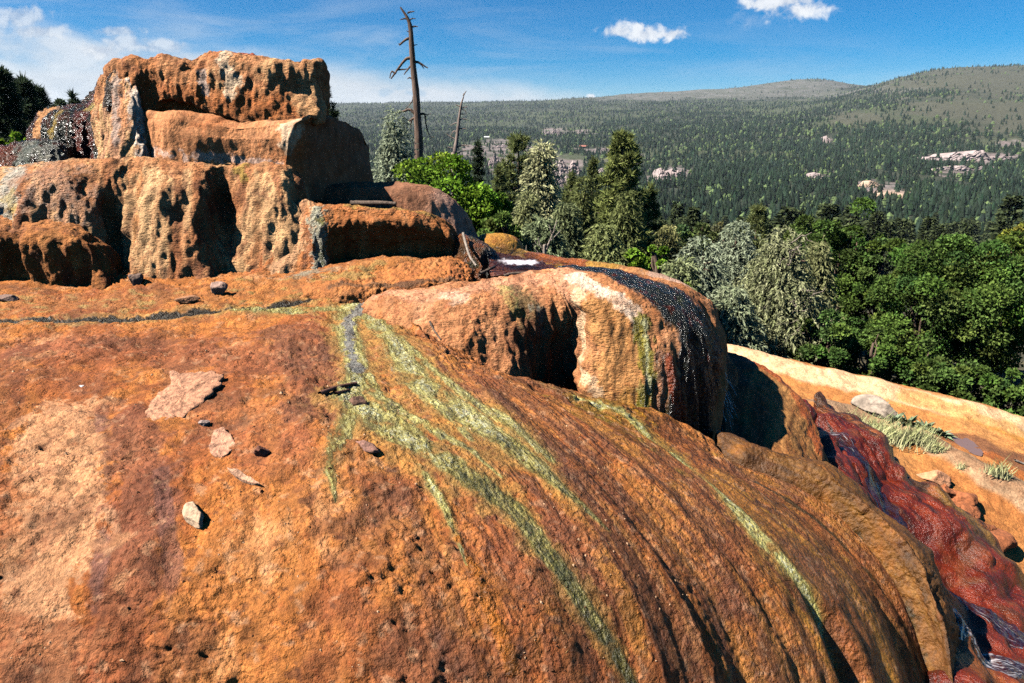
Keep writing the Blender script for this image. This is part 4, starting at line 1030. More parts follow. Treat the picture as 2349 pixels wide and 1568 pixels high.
A2.paint(sstep(1.0-A2.line([(1790,905),(1870,925),(1950,960)], .22)+nA*.6, 0, .4)*.6, (0.27,0.16,0.09))
A2.paint(sstep(1.0-A2.line([(2170,1130),(2240,1190),(2349,1230)], .25)+nA*.9, 0, .5)*.5, (0.34,0.12,0.03))
A2.paint(sstep(1.0-A2.line([(2250,1270),(2349,1330),(2400,1400)], .3)+nA*.9, 0, .5)*.5, (0.26,0.10,0.03), .3)
APRON = A2.build('ground', M_SMOOTH, None)
tag(APRON, 'orange mineral apron sloping away at the right', None, None, 'structure')

# the lower ground that carries on round and behind the viewer
gx, gy = np.meshgrid(np.linspace(-400, 400, 81), np.linspace(9.5, -400, 60)); gz = -3.4+.5*fbm(np.stack([gx, gy, 0*gx], -1), .05, 3, 390)-.02*np.maximum(0, np.hypot(gx, gy)-20)
Gr = Surf(np.stack([gx, gy, gz], -1), gx, gy); base_col(Gr, [(0.22,0.11,0.05), (0.15,0.11,0.06), (0.11,0.11,0.05)], .2, 391)
o = Gr.build('ground', M_SMOOTH); tag(o, 'brown lower ground around the foot of the mound', None, None, 'structure')
def settle(S, u, v):
    """point of the displaced surface under a pixel"""
    U, V, F = project(S.P); d = (U-u)**2+(V-v)**2
    near = d < max(30, d.min()*1.5); k = np.unravel_index(np.argmin(np.where(near, F*40+np.sqrt(d), 1e9)), d.shape)
    return S.P[k], S.N[k]

def puddle(S, pts, label, mat):
    Q = np.array([settle(S, u, v)[0] for u, v in pts]); c = Q.mean(0)
    n = 48; t = np.linspace(0, len(Q), n, endpoint=False); ring = cr_weights(len(Q), t, True)@Q; ring = c+(ring-c)*(1+.35*fbm(ring, 3.5, 3, 4))[:, None]
    pl = np.linalg.lstsq(np.c_[Q[:, :2], np.ones(len(Q))], Q[:, 2], rcond=None)[0]
    rows = []
    for k in np.linspace(0.02, 1, 10):
        q = c+(ring-c)*k; q[:, 2] = q[:, :2]@pl[:2]+pl[2]+.002; rows.append(q)
    P = np.array(rows); me = mesh_np('puddle', P.reshape(-1, 3), grid_faces(10, n, True), True)
    return obj('puddle', me, mat, None, label, None, None, 'structure')
m, N = mat_new('still_water'); bW = N.n('ShaderNodeBsdfPrincipled', i_Roughness=0.12); bW.inputs['Specular IOR Level'].default_value = .25; bW.inputs['Base Color'].default_value = (0.13, 0.075, 0.055, 1)
pn = N.n('ShaderNodeBump', i_Strength=.25, i_Distance=.01); N.set(pn.inputs['Height'], N.noise(N.n('ShaderNodeNewGeometry').outputs['Position'], 9, 3)); N.set(bW.inputs['Normal'], pn.outputs[0]); finish(N, bW.outputs[0]); M_STILL = m
puddle(A2, [(2178,996),(2210,1000),(2240,1018),(2256,1040),(2243,1046),(2215,1028),(2190,1010)], 'still purple-grey puddle behind the tan bank on the apron', M_STILL)
puddle(A2, [(2140,1128),(2165,1145),(2195,1172),(2205,1190),(2188,1192),(2160,1165),(2142,1145)], 'still grey puddle beside the crumbled red rocks', M_STILL)

# ------------------------------------------------------------------ loose stones, wood and plants on the rock
M_STONE = {}
def stone(name, label, S, u, v, size, col, rot=0, seed=0, squash=(1, .7, .5), rough=.9, cat='stone', res=34, sink=.5, group=None, ang=.35, tip=0):
    p, n = settle(S, u, v)
    th, ph = np.meshgrid(np.linspace(0, 2*math.pi, res*2, endpoint=False), np.linspace(.02, math.pi-.02, res))
    U = np.stack([np.sin(ph)*np.cos(th), np.sin(ph)*np.sin(th), np.cos(ph)], -1)
    # facet by a few cutting planes
    r = np.ones(U.shape[:2]); rg = np.random.default_rng(seed)
    for _ in range(14):
        d = rg.normal(size=3); d /= np.linalg.norm(d); k = rg.uniform(.5, .85)
        c = U@d; r = np.minimum(r, np.where(c > .05, k/np.maximum(c, .05), 9))
    r = r*(1-ang)+ang*r**1.5
    r += .07*fbm(U, 2.2, 4, seed)+.035*fbm(U, 9, 3, seed+3)
    P = U*r[..., None]*np.array(squash)*size
    # align to the slope
    nrm = n*(.6)+np.array([0, 0, .4]); nrm /= np.linalg.norm(nrm)
    x = np.array([math.cos(rot), math.sin(rot), 0]); x -= nrm*(x@nrm); x /= np.linalg.norm(x); y = np.cross(nrm, x)
    Rm = np.stack([x, y, nrm], 1)
    P = P@Rm.T
    zmin = (P@nrm).min()
    P = P-nrm*(zmin+sink*size*squash[2])
    me = mesh_np(name, P.reshape(-1, 3), grid_faces(res, res*2, True), True)
    key = (tuple(col), rough)
    if key not in M_STONE: M_STONE[key] = make_simple('stone', tuple(.72*q for q in col), rough, .35, 30/ max(size*8, .6), .008, 70)
    return obj(name, me, M_STONE[key], None, label, cat, group, None, tuple(p))
stone('stone', 'pale elongated white stone lying alone on the orange foreground slope', D, 452, 1188, .08, (0.44,0.30,0.19), rot=-.85, seed=3, squash=(1,.48,.42), sink=.3)
stone('stone', 'crumbly purple-brown stone on the bench before the tower', D, 500, 668, .10, (0.27,0.17,0.13), rot=.3, seed=5, squash=(.95,.7,.75), ang=.9)
stone('stone', 'dark upright stone leaning at the foot of the tower', D, 312, 650, .09, (0.16,0.10,0.075), rot=1.2, seed=8, squash=(.75,.6,1.1))
stone('stone', 'small dark stone at the left edge of the bench', D, 14, 690, .075, (0.20,0.12,0.09), rot=.2, seed=9, squash=(1.2,.7,.5))
stone('stone', 'flat brown stone on the bench above the creek bend', D, 432, 694, .075, (0.30,0.14,0.07), rot=.5, seed=10, squash=(1.3,.7,.5))
stone('stone', 'grey pebble below the pale crusty flake', D, 470, 975, .032, (0.28,0.20,0.17), rot=.2, seed=12)
stone('stone', 'dark red lump of rock on the dry brown foreground', D, 598, 1045, .045, (0.17,0.065,0.04), rot=.2, seed=13, squash=(.8,.7,.8))
stone('stone', 'dark pitted lump sitting in the yellow algae stream', D, 822, 925, .05, (0.13,0.065,0.04), rot=.6, seed=14, squash=(1,.8,.7), ang=.8)
stone('stone', 'long purple-brown stone wedged beside the algae stream', D, 842, 1030, .062, (0.22,0.11,0.08), rot=-.35, seed=15, squash=(1.2,.5,.4))
stone('stone', 'brown clod beside the fork of the creek', D, 1008, 650, .07, (0.20,0.085,0.04), rot=.3, seed=16, squash=(1.2,.7,.5), ang=.9)
stone('pebble', 'tiny white pebble below the waterfall dome on the left flank', D, 898, 725, .018, (0.6,0.52,0.46), seed=17)
stone('pebble', 'tiny grey pebble on the red-brown slope near the left edge', D, 185, 885, .016, (0.5,0.46,0.44), seed=18)
stone('stone', 'orange rounded stone on the apron beside the red chute', A2, 2140, 1102, .17, (0.52,0.24,0.12), rot=-.3, seed=21, squash=(1.2,.7,.6))
stone('boulder', 'grey-white boulder at the top of the tan bank', A2, 2000, 948, .20, (0.30,0.235,0.18), rot=-.5, seed=22, squash=(1.3,.7,.75), cat='boulder', sink=.5, ang=.9)
crg = 'crumbled red rocks'
for i, (u, v, s, lab) in enumerate([(2165,1135,.11,'uppermost crumbled red rock in the line beside the grey puddle'),(2200,1152,.18,'broad crumbled red rock right of the grey puddle'),(2222,1185,.15,'angular crumbled red rock below the broad one'),(2246,1225,.16,'lower crumbled red rock with dark cracks'),(2272,1250,.20,'lowest and largest crumbled red rock near the chute bank')]):
    stone('rock', lab, A2, u, v, s, (0.27,0.085,0.03), rot=i*.8, seed=30+i, squash=(1,.8,.62), cat='rock', group=crg, ang=.9, sink=.3)
# flakes: thin crusty plates
def flake(name, label, S, pts, thick, col, seed, cat='stone', lift=.012):
    Q = np.array([settle(S, u, v)[0] for u, v in pts]); ns = np.array([settle(S, u, v)[1] for u, v in pts]).mean(0); ns = ns*.5+np.array([0, -.2, .6]); ns /= np.linalg.norm(ns)
    c = Q.mean(0); n = 110; t = np.linspace(0, len(Q), n, endpoint=False); ring = cr_weights(len(Q), t, True, .4)@Q
    h = (ring-c)@ns; ring = ring-ns*(h*.6)[:, None]
    ring = c+(ring-c)*(1+.16*fbm(ring*1.0, 22, 4, seed))[:, None]
    rows = [c+(ring-c)*k+ns*(thick*e+lift) for k, e in [(.02,1.0),(.3,1.05),(.6,1.0),(.85,.95),(.97,.85),(1.0,.3),(.98,-.6),(.9,-1.2)]]
    P = np.array(rows); P = P+ns*(.010*fbm(P, 22, 4, seed))[..., None]
    me = mesh_np(name, (P-c).reshape(-1, 3), grid_faces(len(rows), n, True), True)
    return obj(name, me, make_simple('flake', tuple(.72*q for q in col), .9, .5, 34, .02, 70), None, label, cat, None, None, tuple(c))
flake('crust_flake', 'large pale pinkish crusty flake lying on the red-brown slope', D, [(338,962),(350,925),(395,895),(400,872),(470,865),(510,868),(508,890),(470,920),(440,945),(385,968)], .012, (0.40,0.19,0.105), 41, 'flake')
flake('crust_flake', 'small pale powdery patch of crust below the large flake', D, [(478,1040),(490,1000),(515,990),(540,1020),(520,1045),(500,1050)], .004, (0.42,0.21,0.125), 42, 'flake', .006)
flake('crust_flake', 'thin pale sliver pointing down right on the slope', D, [(520,1080),(545,1085),(575,1102),(600,1118),(575,1115),(540,1098)], .010, (0.42,0.23,0.14), 43, 'flake')

# grit and needles lying over the slope
rgq = np.random.default_rng(77); ng = 1500
ii = rgq.integers(190, D.P.shape[0]-60, ng); jj = rgq.integers(110, D.P.shape[1]-190, ng)
wgt = fbm(D.P0[ii, jj], 1.5, 3, 78) > rgq.uniform(-.5, .5, ng)
ii, jj = ii[wgt], jj[wgt]; ng = len(ii); c0 = D.P[ii, jj]; nn_ = D.N[ii, jj]; sz = .0035+.012*rgq.beta(1.1, 4.5, ng)
u1 = np.cross(nn_, rgq.normal(size=(ng, 3))); u1 /= np.linalg.norm(u1, axis=1, keepdims=True); u2 = np.cross(nn_, u1)
el = rgq.uniform(.45, 1, ng); needle = rgq.uniform(0, 1, ng) < .18; el[needle] = .10; sz[needle] *= 2.2
pts_ = [c0+u1*sz[:, None]+nn_*(.1*sz*el)[:, None], c0+u2*(sz*el)[:, None]*.8, c0-u1*(sz*.8)[:, None], c0-u2*(sz*el)[:, None], c0+nn_*(sz*el*.9)[:, None]+u1*(sz*.15)[:, None]]
Vg = np.stack(pts_, 1).reshape(-1, 3); bi = np.arange(ng)[:, None, None]*5
Fg = (np.array([[0,1,4],[1,2,4],[2,3,4],[3,0,4]])[None]+bi).reshape(-1, 3)
cg = np.where(rgq.uniform(0, 1, (ng, 1)) < .5, np.array([[.10,.045,.025]]), np.array([[.36,.22,.13]]))*rgq.uniform(.5, 1.2, (ng, 1)); cg[needle] = np.array([.26,.15,.06])
m, N = mat_new('grit'); dG = N.n('ShaderNodeBsdfDiffuse'); N.set(dG.inputs[0], N.attr('Col').outputs['Color']); finish(N, dG.outputs[0])
obj('grit', mesh_np('grit', Vg, Fg, False, np.repeat(cg, 5, 0)), m, None, 'scattered grit and fallen needles over the foreground slope', 'grit', None, 'stuff')

def tube(path, rad, ns=6, cap=True):
    path = np.array(path, float); rad = np.array(rad, float)
    tn = np.gradient(path, axis=0); tn /= np.maximum(np.linalg.norm(tn, axis=1, keepdims=True), 1e-9)
    ref = np.array([0.3, 0.9, 0.2]) if abs(tn[0] @ np.array([0.3, .9, .2])) < .9 else np.array([1., 0, 0])
    a = np.cross(tn, ref); a /= np.linalg.norm(a, axis=1, keepdims=True); b_ = np.cross(tn, a)
    th = np.linspace(0, 2*math.pi, ns, endpoint=False)
    V = path[:, None]+rad[:, None, None]*(np.cos(th)[None, :, None]*a[:, None]+np.sin(th)[None, :, None]*b_[:, None])
    return V.reshape(-1, 3), grid_faces(len(path), ns, True)
class Bag:
    def __init__(s): s.V = []; s.F = []; s.C = []; s.n = 0
    def add(s, V, F, col=None):
        s.V.append(V); s.F.append(np.asarray(F)+s.n); s.n += len(V)
        if col is not None: s.C.append(np.broadcast_to(np.asarray(col, np.float32), (len(V), 3)))
    def mesh(s, name, smooth=True):
        f4 = [f for f in s.F if f.shape[1] == 4]; f3 = [f for f in s.F if f.shape[1] == 3]
        F = ([np.concatenate(f4)] if f4 else [])+([np.concatenate(f3)] if f3 else [])
        return mesh_np(name, np.concatenate(s.V), F, smooth, np.concatenate(s.C) if s.C else None)
def wobble(p0, p1, n, amp, seed):
    t = np.linspace(0, 1, n)[:, None]; q = np.array(p0)*(1-t)+np.array(p1)*t; L_ = np.linalg.norm(np.array(p1)-np.array(p0))
    o = np.stack([perlin(np.stack([t[:, 0]*2.7, 0*t[:, 0]+seed*1.7, 0*t[:, 0]+k*5.1], -1)) for k in range(3)], -1)
    return q+o*amp*L_*np.sin(np.pi*np.clip(t, 0, 1)*.5)
M_WOOD = make_simple('weathered_wood', (0.085,0.06,0.045), .85, .45, 8, .01, 40, .2, (6, 6, 1))
M_BARKW = make_simple('wet_bark', (0.10,0.045,0.03), .6, .45, 8, .01, 40, .2, (6, 6, 1))
M_WOODG = make_simple('bleached_wood', (0.19,0.155,0.125), .85, .35, 8, .008, 40, .2, (6, 6, 1))
def stick(name, label, S, pts, r, mat, cat='stick', lift=.5, branches=(), seed=0):
    Q = np.array([settle(S, *q[:2])[0] for q in pts]); Q[:, 2] += r*lift
    for i, q in enumerate(pts):
        if len(q) > 2: Q[i, 2] += q[2]
    c = Q.mean(0); t = np.linspace(0, len(Q)-1, 14); path = cr_weights(len(Q), t)@Q-c
    rad = r*(1-.35*np.linspace(0, 1, 14))*(1+.25*perlin(np.stack([t*2, 0*t, 0*t+seed], -1)))
    B = Bag(); B.add(*tube(path, rad, 8))
    for (k, d, l) in branches:
        p0 = path[k]; B.add(*tube(wobble(p0, p0+np.array(d)*l, 8, .2, seed+k), r*np.linspace(.5, .15, 8), 6))
    return obj(name, B.mesh(name), mat, None, label, cat, None, None, tuple(c))
def stick_w(name, label, pts, r, mat, cat='stick', seed=0, ns=8):
    Q = np.array(pts); c = Q.mean(0); t = np.linspace(0, len(Q)-1, 16); path = cr_weights(len(Q), t)@Q-c
    rad = r*(1-.3*np.linspace(0, 1, 16))*(1+.3*perlin(np.stack([t*3, 0*t, 0*t+seed], -1)))
    B = Bag(); B.add(*tube(path, rad, ns)); return obj(name, B.mesh(name), mat, None, label, cat, None, None, tuple(c))
stick_w('log', 'dark weathered log lying on the right terrace', [pY(805,466,6.5),pY(840,466,6.45),pY(880,466,6.4),pY(908,468,6.38)], .024, M_WOOD, 'log', 4)
stick('bark_piece', 'dark wet bark piece caught at the head of the algae stream', D, [(735,905),(765,895),(795,888),(818,882)], .013, M_BARKW, 'bark', .6, seed=2)
stick('bark_piece', 'short dark bark chip under the longer piece by the stream', D, [(770,905),(800,897)], .010, M_BARKW, 'bark', .6, seed=3)
stick_w('stick', 'pale dry stick leaning on the wet rock left of the pool', [pY(1062,535,6.25),pY(1068,560,6.15),pY(1078,590,6.0),pY(1092,610,5.9)], .013, M_WOODG, 'stick', 6)
stick_w('driftwood', 'pale driftwood slab at the near edge of the pool', [pY(1100,628,5.55),pY(1115,622,5.6),pY(1135,612,5.7)], .015, M_WOOD, 'driftwood', 7)
stick_w('driftwood', 'dark driftwood sliver beside the pool outlet', [pY(1155,634,5.42),pY(1175,628,5.45),pY(1205,626,5.45)], .014, M_WOOD, 'driftwood', 8)
stick('twig', 'thin twig on the flank of the waterfall dome', K_, [(985,740),(995,760),(1010,782)], .008, M_WOOD, 'twig', .8, seed=9)
stick('stick', 'pale stick at the right edge of the apron', A2, [(2325,1058),(2349,1066),(2380,1076)], .015, M_WOODG, 'stick', .8, seed=10)
# tussocks of grass on the apron
m, N = mat_new('grass_blade'); c_ = N.attr('Col').outputs['Color']
d1 = N.n('ShaderNodeBsdfDiffuse'); N.set(d1.inputs[0], c_); d2 = N.n('ShaderNodeBsdfTranslucent'); N.set(d2.inputs[0], c_)
mx = N.n('ShaderNodeMixShader', i_0=.3); N.t.links.new(d1.outputs[0], mx.inputs[1]); N.t.links.new(d2.outputs[0], mx.inputs[2]); finish(N, mx.outputs[0]); M_GRASS = m
def tussock(label, S, u, v, rad, h, n, seed, stretch=(1, .5)):
    p, _ = settle(S, u, v); rg = np.random.default_rng(seed)
    b0 = np.stack([rg.normal(size=n)*rad*stretch[0]*.5, rg.normal(size=n)*rad*stretch[1]*.5, np.zeros(n)], -1)
    b0[:, 2] = -.02-b0[:, 0]*.28
    az = rg.uniform(0, 2*math.pi, n); lean = rg.uniform(.1, .6, n); hh = h*rg.beta(1.6, 2.6, n)*1.7*(1+.5*perlin(b0*np.array([9, 9, 0]), 1., seed))
    dr = np.stack([np.cos(az), np.sin(az)*.8, 0*az], -1)
    sd = np.stack([-np.sin(az+1), np.cos(az+1), 0*az], -1)*.0045
    V = []; cols = []
    g = rg.uniform(0, 1, n)[:, None]; ctop = np.array([.20,.26,.07])*(1-g)+np.array([.52,.50,.25])*g; cbot = np.array([.50,.46,.26])+0*g
    for k, w in [(0, 1), (.5, .8), (1, .1)]:
        q = b0+dr*(lean*hh*k**1.8)[:, None]+np.array([0, 0, 1])*(hh*k*(1-.25*lean*k))[:, None]
        V += [q-sd*w, q+sd*w]; cc = cbot*(1-k)+ctop*k; cols += [cc, cc]
    V = np.stack(V, 1).reshape(-1, 3); cols = np.stack(cols, 1).reshape(-1, 3)
    i = np.arange(n)[:, None]*6; F = np.concatenate([i+np.array([0, 1, 3, 2]), i+np.array([2, 3, 5, 4])])
    me = mesh_np('grass_tussock', V, F, False, cols)
    obj('grass_tussock', me, M_GRASS, None, label, 'grass', 'grass tussocks on the apron', None, tuple(p))
tussock('large green grass tussock beside the red chute bank', A2, 2035, 1000, .30, .19, 1300, 51, (1.3,.8))
tussock('pale seeded grass tussock right of the large green one', A2, 2108, 1015, .18, .20, 600, 52)
tussock('short thin grass sprig at the lower end of the tan bank', A2, 2145, 1035, .12, .14, 260, 53)
tussock('small pale grass tuft near the right edge of the apron', A2, 2288, 1090, .13, .16, 320, 54)
tussock('tiny grass sprig on the tan bank left of the small tuft', A2, 2205, 1075, .05, .10, 60, 55)
M_PLANT = make_simple('low_plant', (0.10,0.13,0.07), .6, .35, 12, .003, 30)
for i, (u, v, lab) in enumerate([(2018,940,'low dark green plant beside the grey boulder'),(2055,962,'low dark plant right of the boulder'),(2085,972,'low leafy plant above the large tussock'),(2122,982,'low plant with grey leaves above the pale tussock'),(2160,998,'small low plant left of the purple puddle')]):
    p, _ = settle(A2, u, v); rg = np.random.default_rng(60+i); B = Bag()
    for k in range(40):
        az = rg.uniform(0, 6.28); el = rg.uniform(.1, 1.1); l = rg.uniform(.08, .2); q0 = np.array([0,0,-.01])+rg.normal(size=3)*np.array([.012,.012,.0]); d_ = np.array([math.cos(az)*math.cos(el), math.sin(az)*math.cos(el), math.sin(el)]); s_ = np.cross(d_, [0, 0, 1.]); s_ /= np.linalg.norm(s_)+1e-6
        V = np.array([q0, q0+d_*l*.5+s_*l*.14, q0+d_*l-np.array([0,0,l*.2]), q0+d_*l*.5-s_*l*.14]); B.add(V, np.array([[0,1,2,3]]))
    obj('low_plant', B.mesh('low_plant', False), M_PLANT, None, lab, 'plant', 'low plants on the tan bank', None, tuple(p))
# ------------------------------------------------------------------ valley and hills beyond
TY = np.array([7,9,14,22,40,80,150,250,380,500,650,850,1100,1500,2100,2800,3600,4500,6000.])
TU = np.array([-900,-100,750,1000,1240,1420,1650,1850,1950,2100,2200,2349,2900.])
TA = np.array([gno(u, 300)[0] for u in TU])
znear = [-2.7,-2.9,-3.4,-4.8,-8.5,-17,-30,-43,-52,-50,-45,-37]
vfar = {0:(372,335,300,272,250,238,250),3:(372,332,297,270,248,236,250),4:(370,328,292,264,243,234,248),5:(368,322,284,256,236,217,235),6:(366,315,275,246,226,205,225),
 7:(362,305,262,234,215,182,205),8:(358,298,245,208,206,196,205),9:(350,283,222,165,185,200,205),10:(346,275,205,153,175,190,200),11:(342,268,198,150,170,185,195),12:(340,262,192,148,168,185,195)}
vfar[1] = vfar[0]; vfar[2] = vfar[0]
TZ = np.array([znear+[CAM[2]+y*gno(0, v)[1] for y, v in zip(TY[12:], vfar[i])] for i in range(len(TU))])
def terrain(a, y):
    """height at x = a*y, depth y (arrays)"""
    a = np.asarray(a, float); y = np.asarray(y, float)
    fi = np.interp(a, TA, np.arange(len(TA))); fj = np.interp(np.log(y), np.log(TY), np.arange(len(TY)))
    out = 0
    def w4(f, n):
        i = np.clip(np.floor(f).astype(int), 0, n-2); x = f-i
        return [(np.clip(i+k-1, 0, n-1), w) for k, w in enumerate([-.5*x**3+x**2-.5*x, 1.5*x**3-2.5*x**2+1, -1.5*x**3+2*x**2+.5*x, .5*x**3-.5*x**2])]
    for i, wi in w4(fi, len(TA)):
        for j, wj in w4(fj, len(TY)): out = out+wi*wj*TZ[i, j]
    P = np.stack([a*y, y, 0*y], -1)
    far = sstep(y, 300, 900)
    out = out+far*(6*fbm(P, 1/260., 4, 401)+15*fbm(P, 1/900., 3, 402)*sstep(y, 900, 1800))+(1-far)*.25*fbm(P, .25, 3, 403)*sstep(y, 9, 16)
    return out
def hit(u, v, y0=300):
    a, sl = gno(u, v); ys = np.geomspace(y0, 5900, 1500)
    z = terrain(np.full_like(ys, a), ys); k = np.argmax(z > CAM[2]+ys*sl)
    y = ys[k] if (z > CAM[2]+ys*sl).any() else 4400
    return np.array([a*y, y, float(terrain(a, y))])
na, nyy = 260, 300
ga_ = np.linspace(-1.05, 1.15, na); gy_ = np.concatenate([np.geomspace(7, 300, 110, endpoint=False), np.geomspace(300, 6000, nyy-110)])
AA, YY = np.meshgrid(ga_, gy_[::-1])
ZZ = terrain(AA, YY); Pt = np.stack([AA*YY, YY, ZZ], -1)
Tn = Surf(Pt, AA*10, YY/100)
UU, VV, _ = project(Pt)
nr = fbm(Pt, (1/90., 1/90., 1/40.), 4, 411); nr2 = fbm(Pt, (1/24., 1/24., 1/24.), 3, 412)
base_col(Tn, [(0.026,0.033,0.017), (0.036,0.043,0.023), (0.05,0.053,0.031)], 1/120., 413)
def zone(list_, soft=1.0):
    m = np.zeros(UU.shape)
    for u, v, ru, rv in list_: m = np.maximum(m, sstep(1.25-np.sqrt(((UU-u)/ru)**2+((VV-v)/rv)**2)+nr*.9, 0, .5*soft))
    return m*(YY > 280)
MEADOW = [(2230,255,190,32),(2349,270,180,40),(2290,185,230,40),(2100,205,90,22),(1960,270,70,14)]
GRASSY = [(1650,212,330,16),(1850,196,120,16),(1480,222,130,10)]
ROCKS = [(1280,385,60,22),(1290,418,40,18),(1545,395,45,20),(1515,413,45,8),(1272,303,34,8),(1335,303,26,5),(1145,370,40,48),(1180,345,60,14),(1380,345,60,8),(1440,375,50,14),(2240,365,130,14),(2040,450,50,10),(2010,428,70,16),(1875,407,36,12),(1900,325,10,9),(1100,352,50,22),(1220,360,60,30),(2330,330,30,8),(2180,400,60,8)]
clrT = sstep(fbm(Pt, (1/330., 1/330., 1/200.), 3, 435), .12, .36)*(YY > 420); Tn.paint(clrT*.8, (0.062,0.073,0.034))
mz = zone(MEADOW); gz = zone(GRASSY); rz = zone(ROCKS)
Tn.paint(mz*.9, (0.072,0.070,0.042)); Tn.paint(gz*.8, (0.096,0.096,0.074)); Tn.paint(gz*sstep(nr2, 0, .3)*.6, (0.16,0.145,0.13))
Tn.paint(rz*sstep(nr2+nr*.5, -.25, .1)*.9, (0.22,0.18,0.165)); Tn.paint(rz*sstep(nr2, .12, .3)*.6, (0.18,0.13,0.12))
Tn.paint(np.maximum(0, 1-np.abs(UU-2040)/60)*np.maximum(0, 1-np.abs(VV-447)/14)*(YY > 280)*1.5, (0.52,0.36,0.26))
Tn.paint((YY < 60)*.7, (0.10,0.085,0.05))
M_HILL = make_travertine('hill_ground', .02, 30.0)
ho = Tn.build('hills', M_HILL); tag(ho, 'wooded hills and valley floor rising beyond the spring', None, None, 'structure')

# ------------------------------------------------------------------ far forest
m, N = mat_new('foliage'); c_ = N.attr('Col').outputs['Color']
oi = N.n('ShaderNodeObjectInfo').outputs['Random']
cv = N.n('ShaderNodeHueSaturation', i_Saturation=1.0, i_Hue=.5); N.set(cv.inputs['Color'], c_); N.set(cv.inputs['Value'], N.remap(oi, 0, 1, .95, 1.25))
d1 = N.n('ShaderNodeBsdfDiffuse'); N.set(d1.inputs[0], cv.outputs[0]); d2 = N.n('ShaderNodeBsdfTranslucent'); N.set(d2.inputs[0], cv.outputs[0])
mx = N.n('ShaderNodeMixShader', i_0=.28); N.t.links.new(d1.outputs[0], mx.inputs[1]); N.t.links.new(d2.outputs[0], mx.inputs[2]); finish(N, mx.outputs[0]); M_LEAF = m
rg = np.random.default_rng(420)
NF = 110000
fa = rg.uniform(-.34, .86, NF); fv = np.sort(rg.uniform(0, 1, NF)); 
# rows equally spread in the picture height of the slope
yt = np.array([330,430,560,650,850,1100,1500,2100,2800,3600,4500]); cum = np.array([0,.06,.12,.17,.27,.37,.50,.66,.81,.92,1.0])
fy = np.interp(fv, cum, yt)
fz = terrain(fa, fy); FP = np.stack([fa*fy, fy, fz], -1); FU, FV, _ = project(FP)
dens = np.full(NF, .66)
fn_ = fbm(FP, (1/170., 1/170., 1/170.), 3, 431); fn2 = fbm(FP, (1/45., 1/45., 1/45.), 3, 432)
dens += fn_*.75+fn2*.45; clr = sstep(fbm(FP, (1/330., 1/330., 1/200.), 3, 435), .12, .36); dens *= 1-.45*clr
def zonep(list_, U, V, n):
    m = np.zeros(U.shape)
    for u, v, ru, rv in list_: m = np.maximum(m, sstep(1.25-np.sqrt(((U-u)/ru)**2+((V-v)/rv)**2)+n*.9, 0, .5))
    return m
dens *= 1-.95*zonep(MEADOW, FU, FV, fn_); dens *= 1-.90*zonep(GRASSY, FU, FV, fn_); dens *= 1-.93*zonep(ROCKS, FU, FV, fn_)
dens = np.maximum(dens, sstep(1.2-np.sqrt(((FU-2080)/110)**2+((FV-216)/9)**2)+fn_*.5, 0, .4)*.9)
dens = np.maximum(dens, sstep(1.2-np.sqrt(((FU-1860)/75)**2+((FV-184)/4)**2), 0, .4)*.9)
dens = np.maximum(dens, sstep(1.2-np.sqrt(((FU-2060)/120)**2+((FV-172-(2060-FU)*.14)/5)**2), 0, .4)*.55)
keep = rg.uniform(0, 1, NF) < dens*np.clip(fy/900, .6, 1)
FP = FP[keep]; FU = FU[keep]; FV = FV[keep]; n = len(FP)
fh = (4+9*rg.beta(1.6, 2.2, n))*(1+.15*fn_[keep]); fw = fh*rg.uniform(.18, .36, n)
rnd = rg.uniform(0, 1, n) < .10+.22*(fn2[keep] > .15); fh[rnd] *= .55; fw[rnd] *= 1.5
k5 = 5; th = np.linspace(0, 2*math.pi, k5, endpoint=False)
ph = rg.uniform(0, 6.28, n)
ring = lambda r, z, o: np.stack([(fw*r)[:, None]*np.cos(th+ph[:, None]+o), (fw*r)[:, None]*np.sin(th+ph[:, None]+o), np.repeat((fh*z)[:, None], k5, 1)], -1)
apex = lambda z: np.stack([0*fh+rg.normal(size=n)*fw*.1, 0*fh, fh*z], -1)[:, None]
V = np.concatenate([ring(1, .05, 0), apex(.68), ring(.72, .42, .6), apex(1.0)], 1)+FP[:, None]
b0 = np.arange(n)[:, None, None]*V.shape[1]
i5 = np.arange(k5); t1 = np.stack([i5, (i5+1) % k5, np.full(k5, k5)], -1); t2 = np.stack([i5+k5+1, (i5+1) % k5+k5+1, np.full(k5, 2*k5+1)], -1)
F = (np.concatenate([t1, t2])[None]+b0).reshape(-1, 3)
fc = np.array([.0155,.025,.0155])*rg.uniform(.6, 1.5, (n, 1))*(1+.35*fn_[keep][:, None])*(1+rg.normal(size=(n, 3))*.06); fc[rnd] = np.array([.075,.105,.042])*rg.uniform(.7, 1.3, (rnd.sum(), 1))
me = mesh_np('forest', V.reshape(-1, 3), F, False, np.repeat(fc, V.shape[1], 0))
obj('forest', me, M_LEAF, None, 'far conifer forest covering the hillside across the valley', 'forest', None, 'stuff')

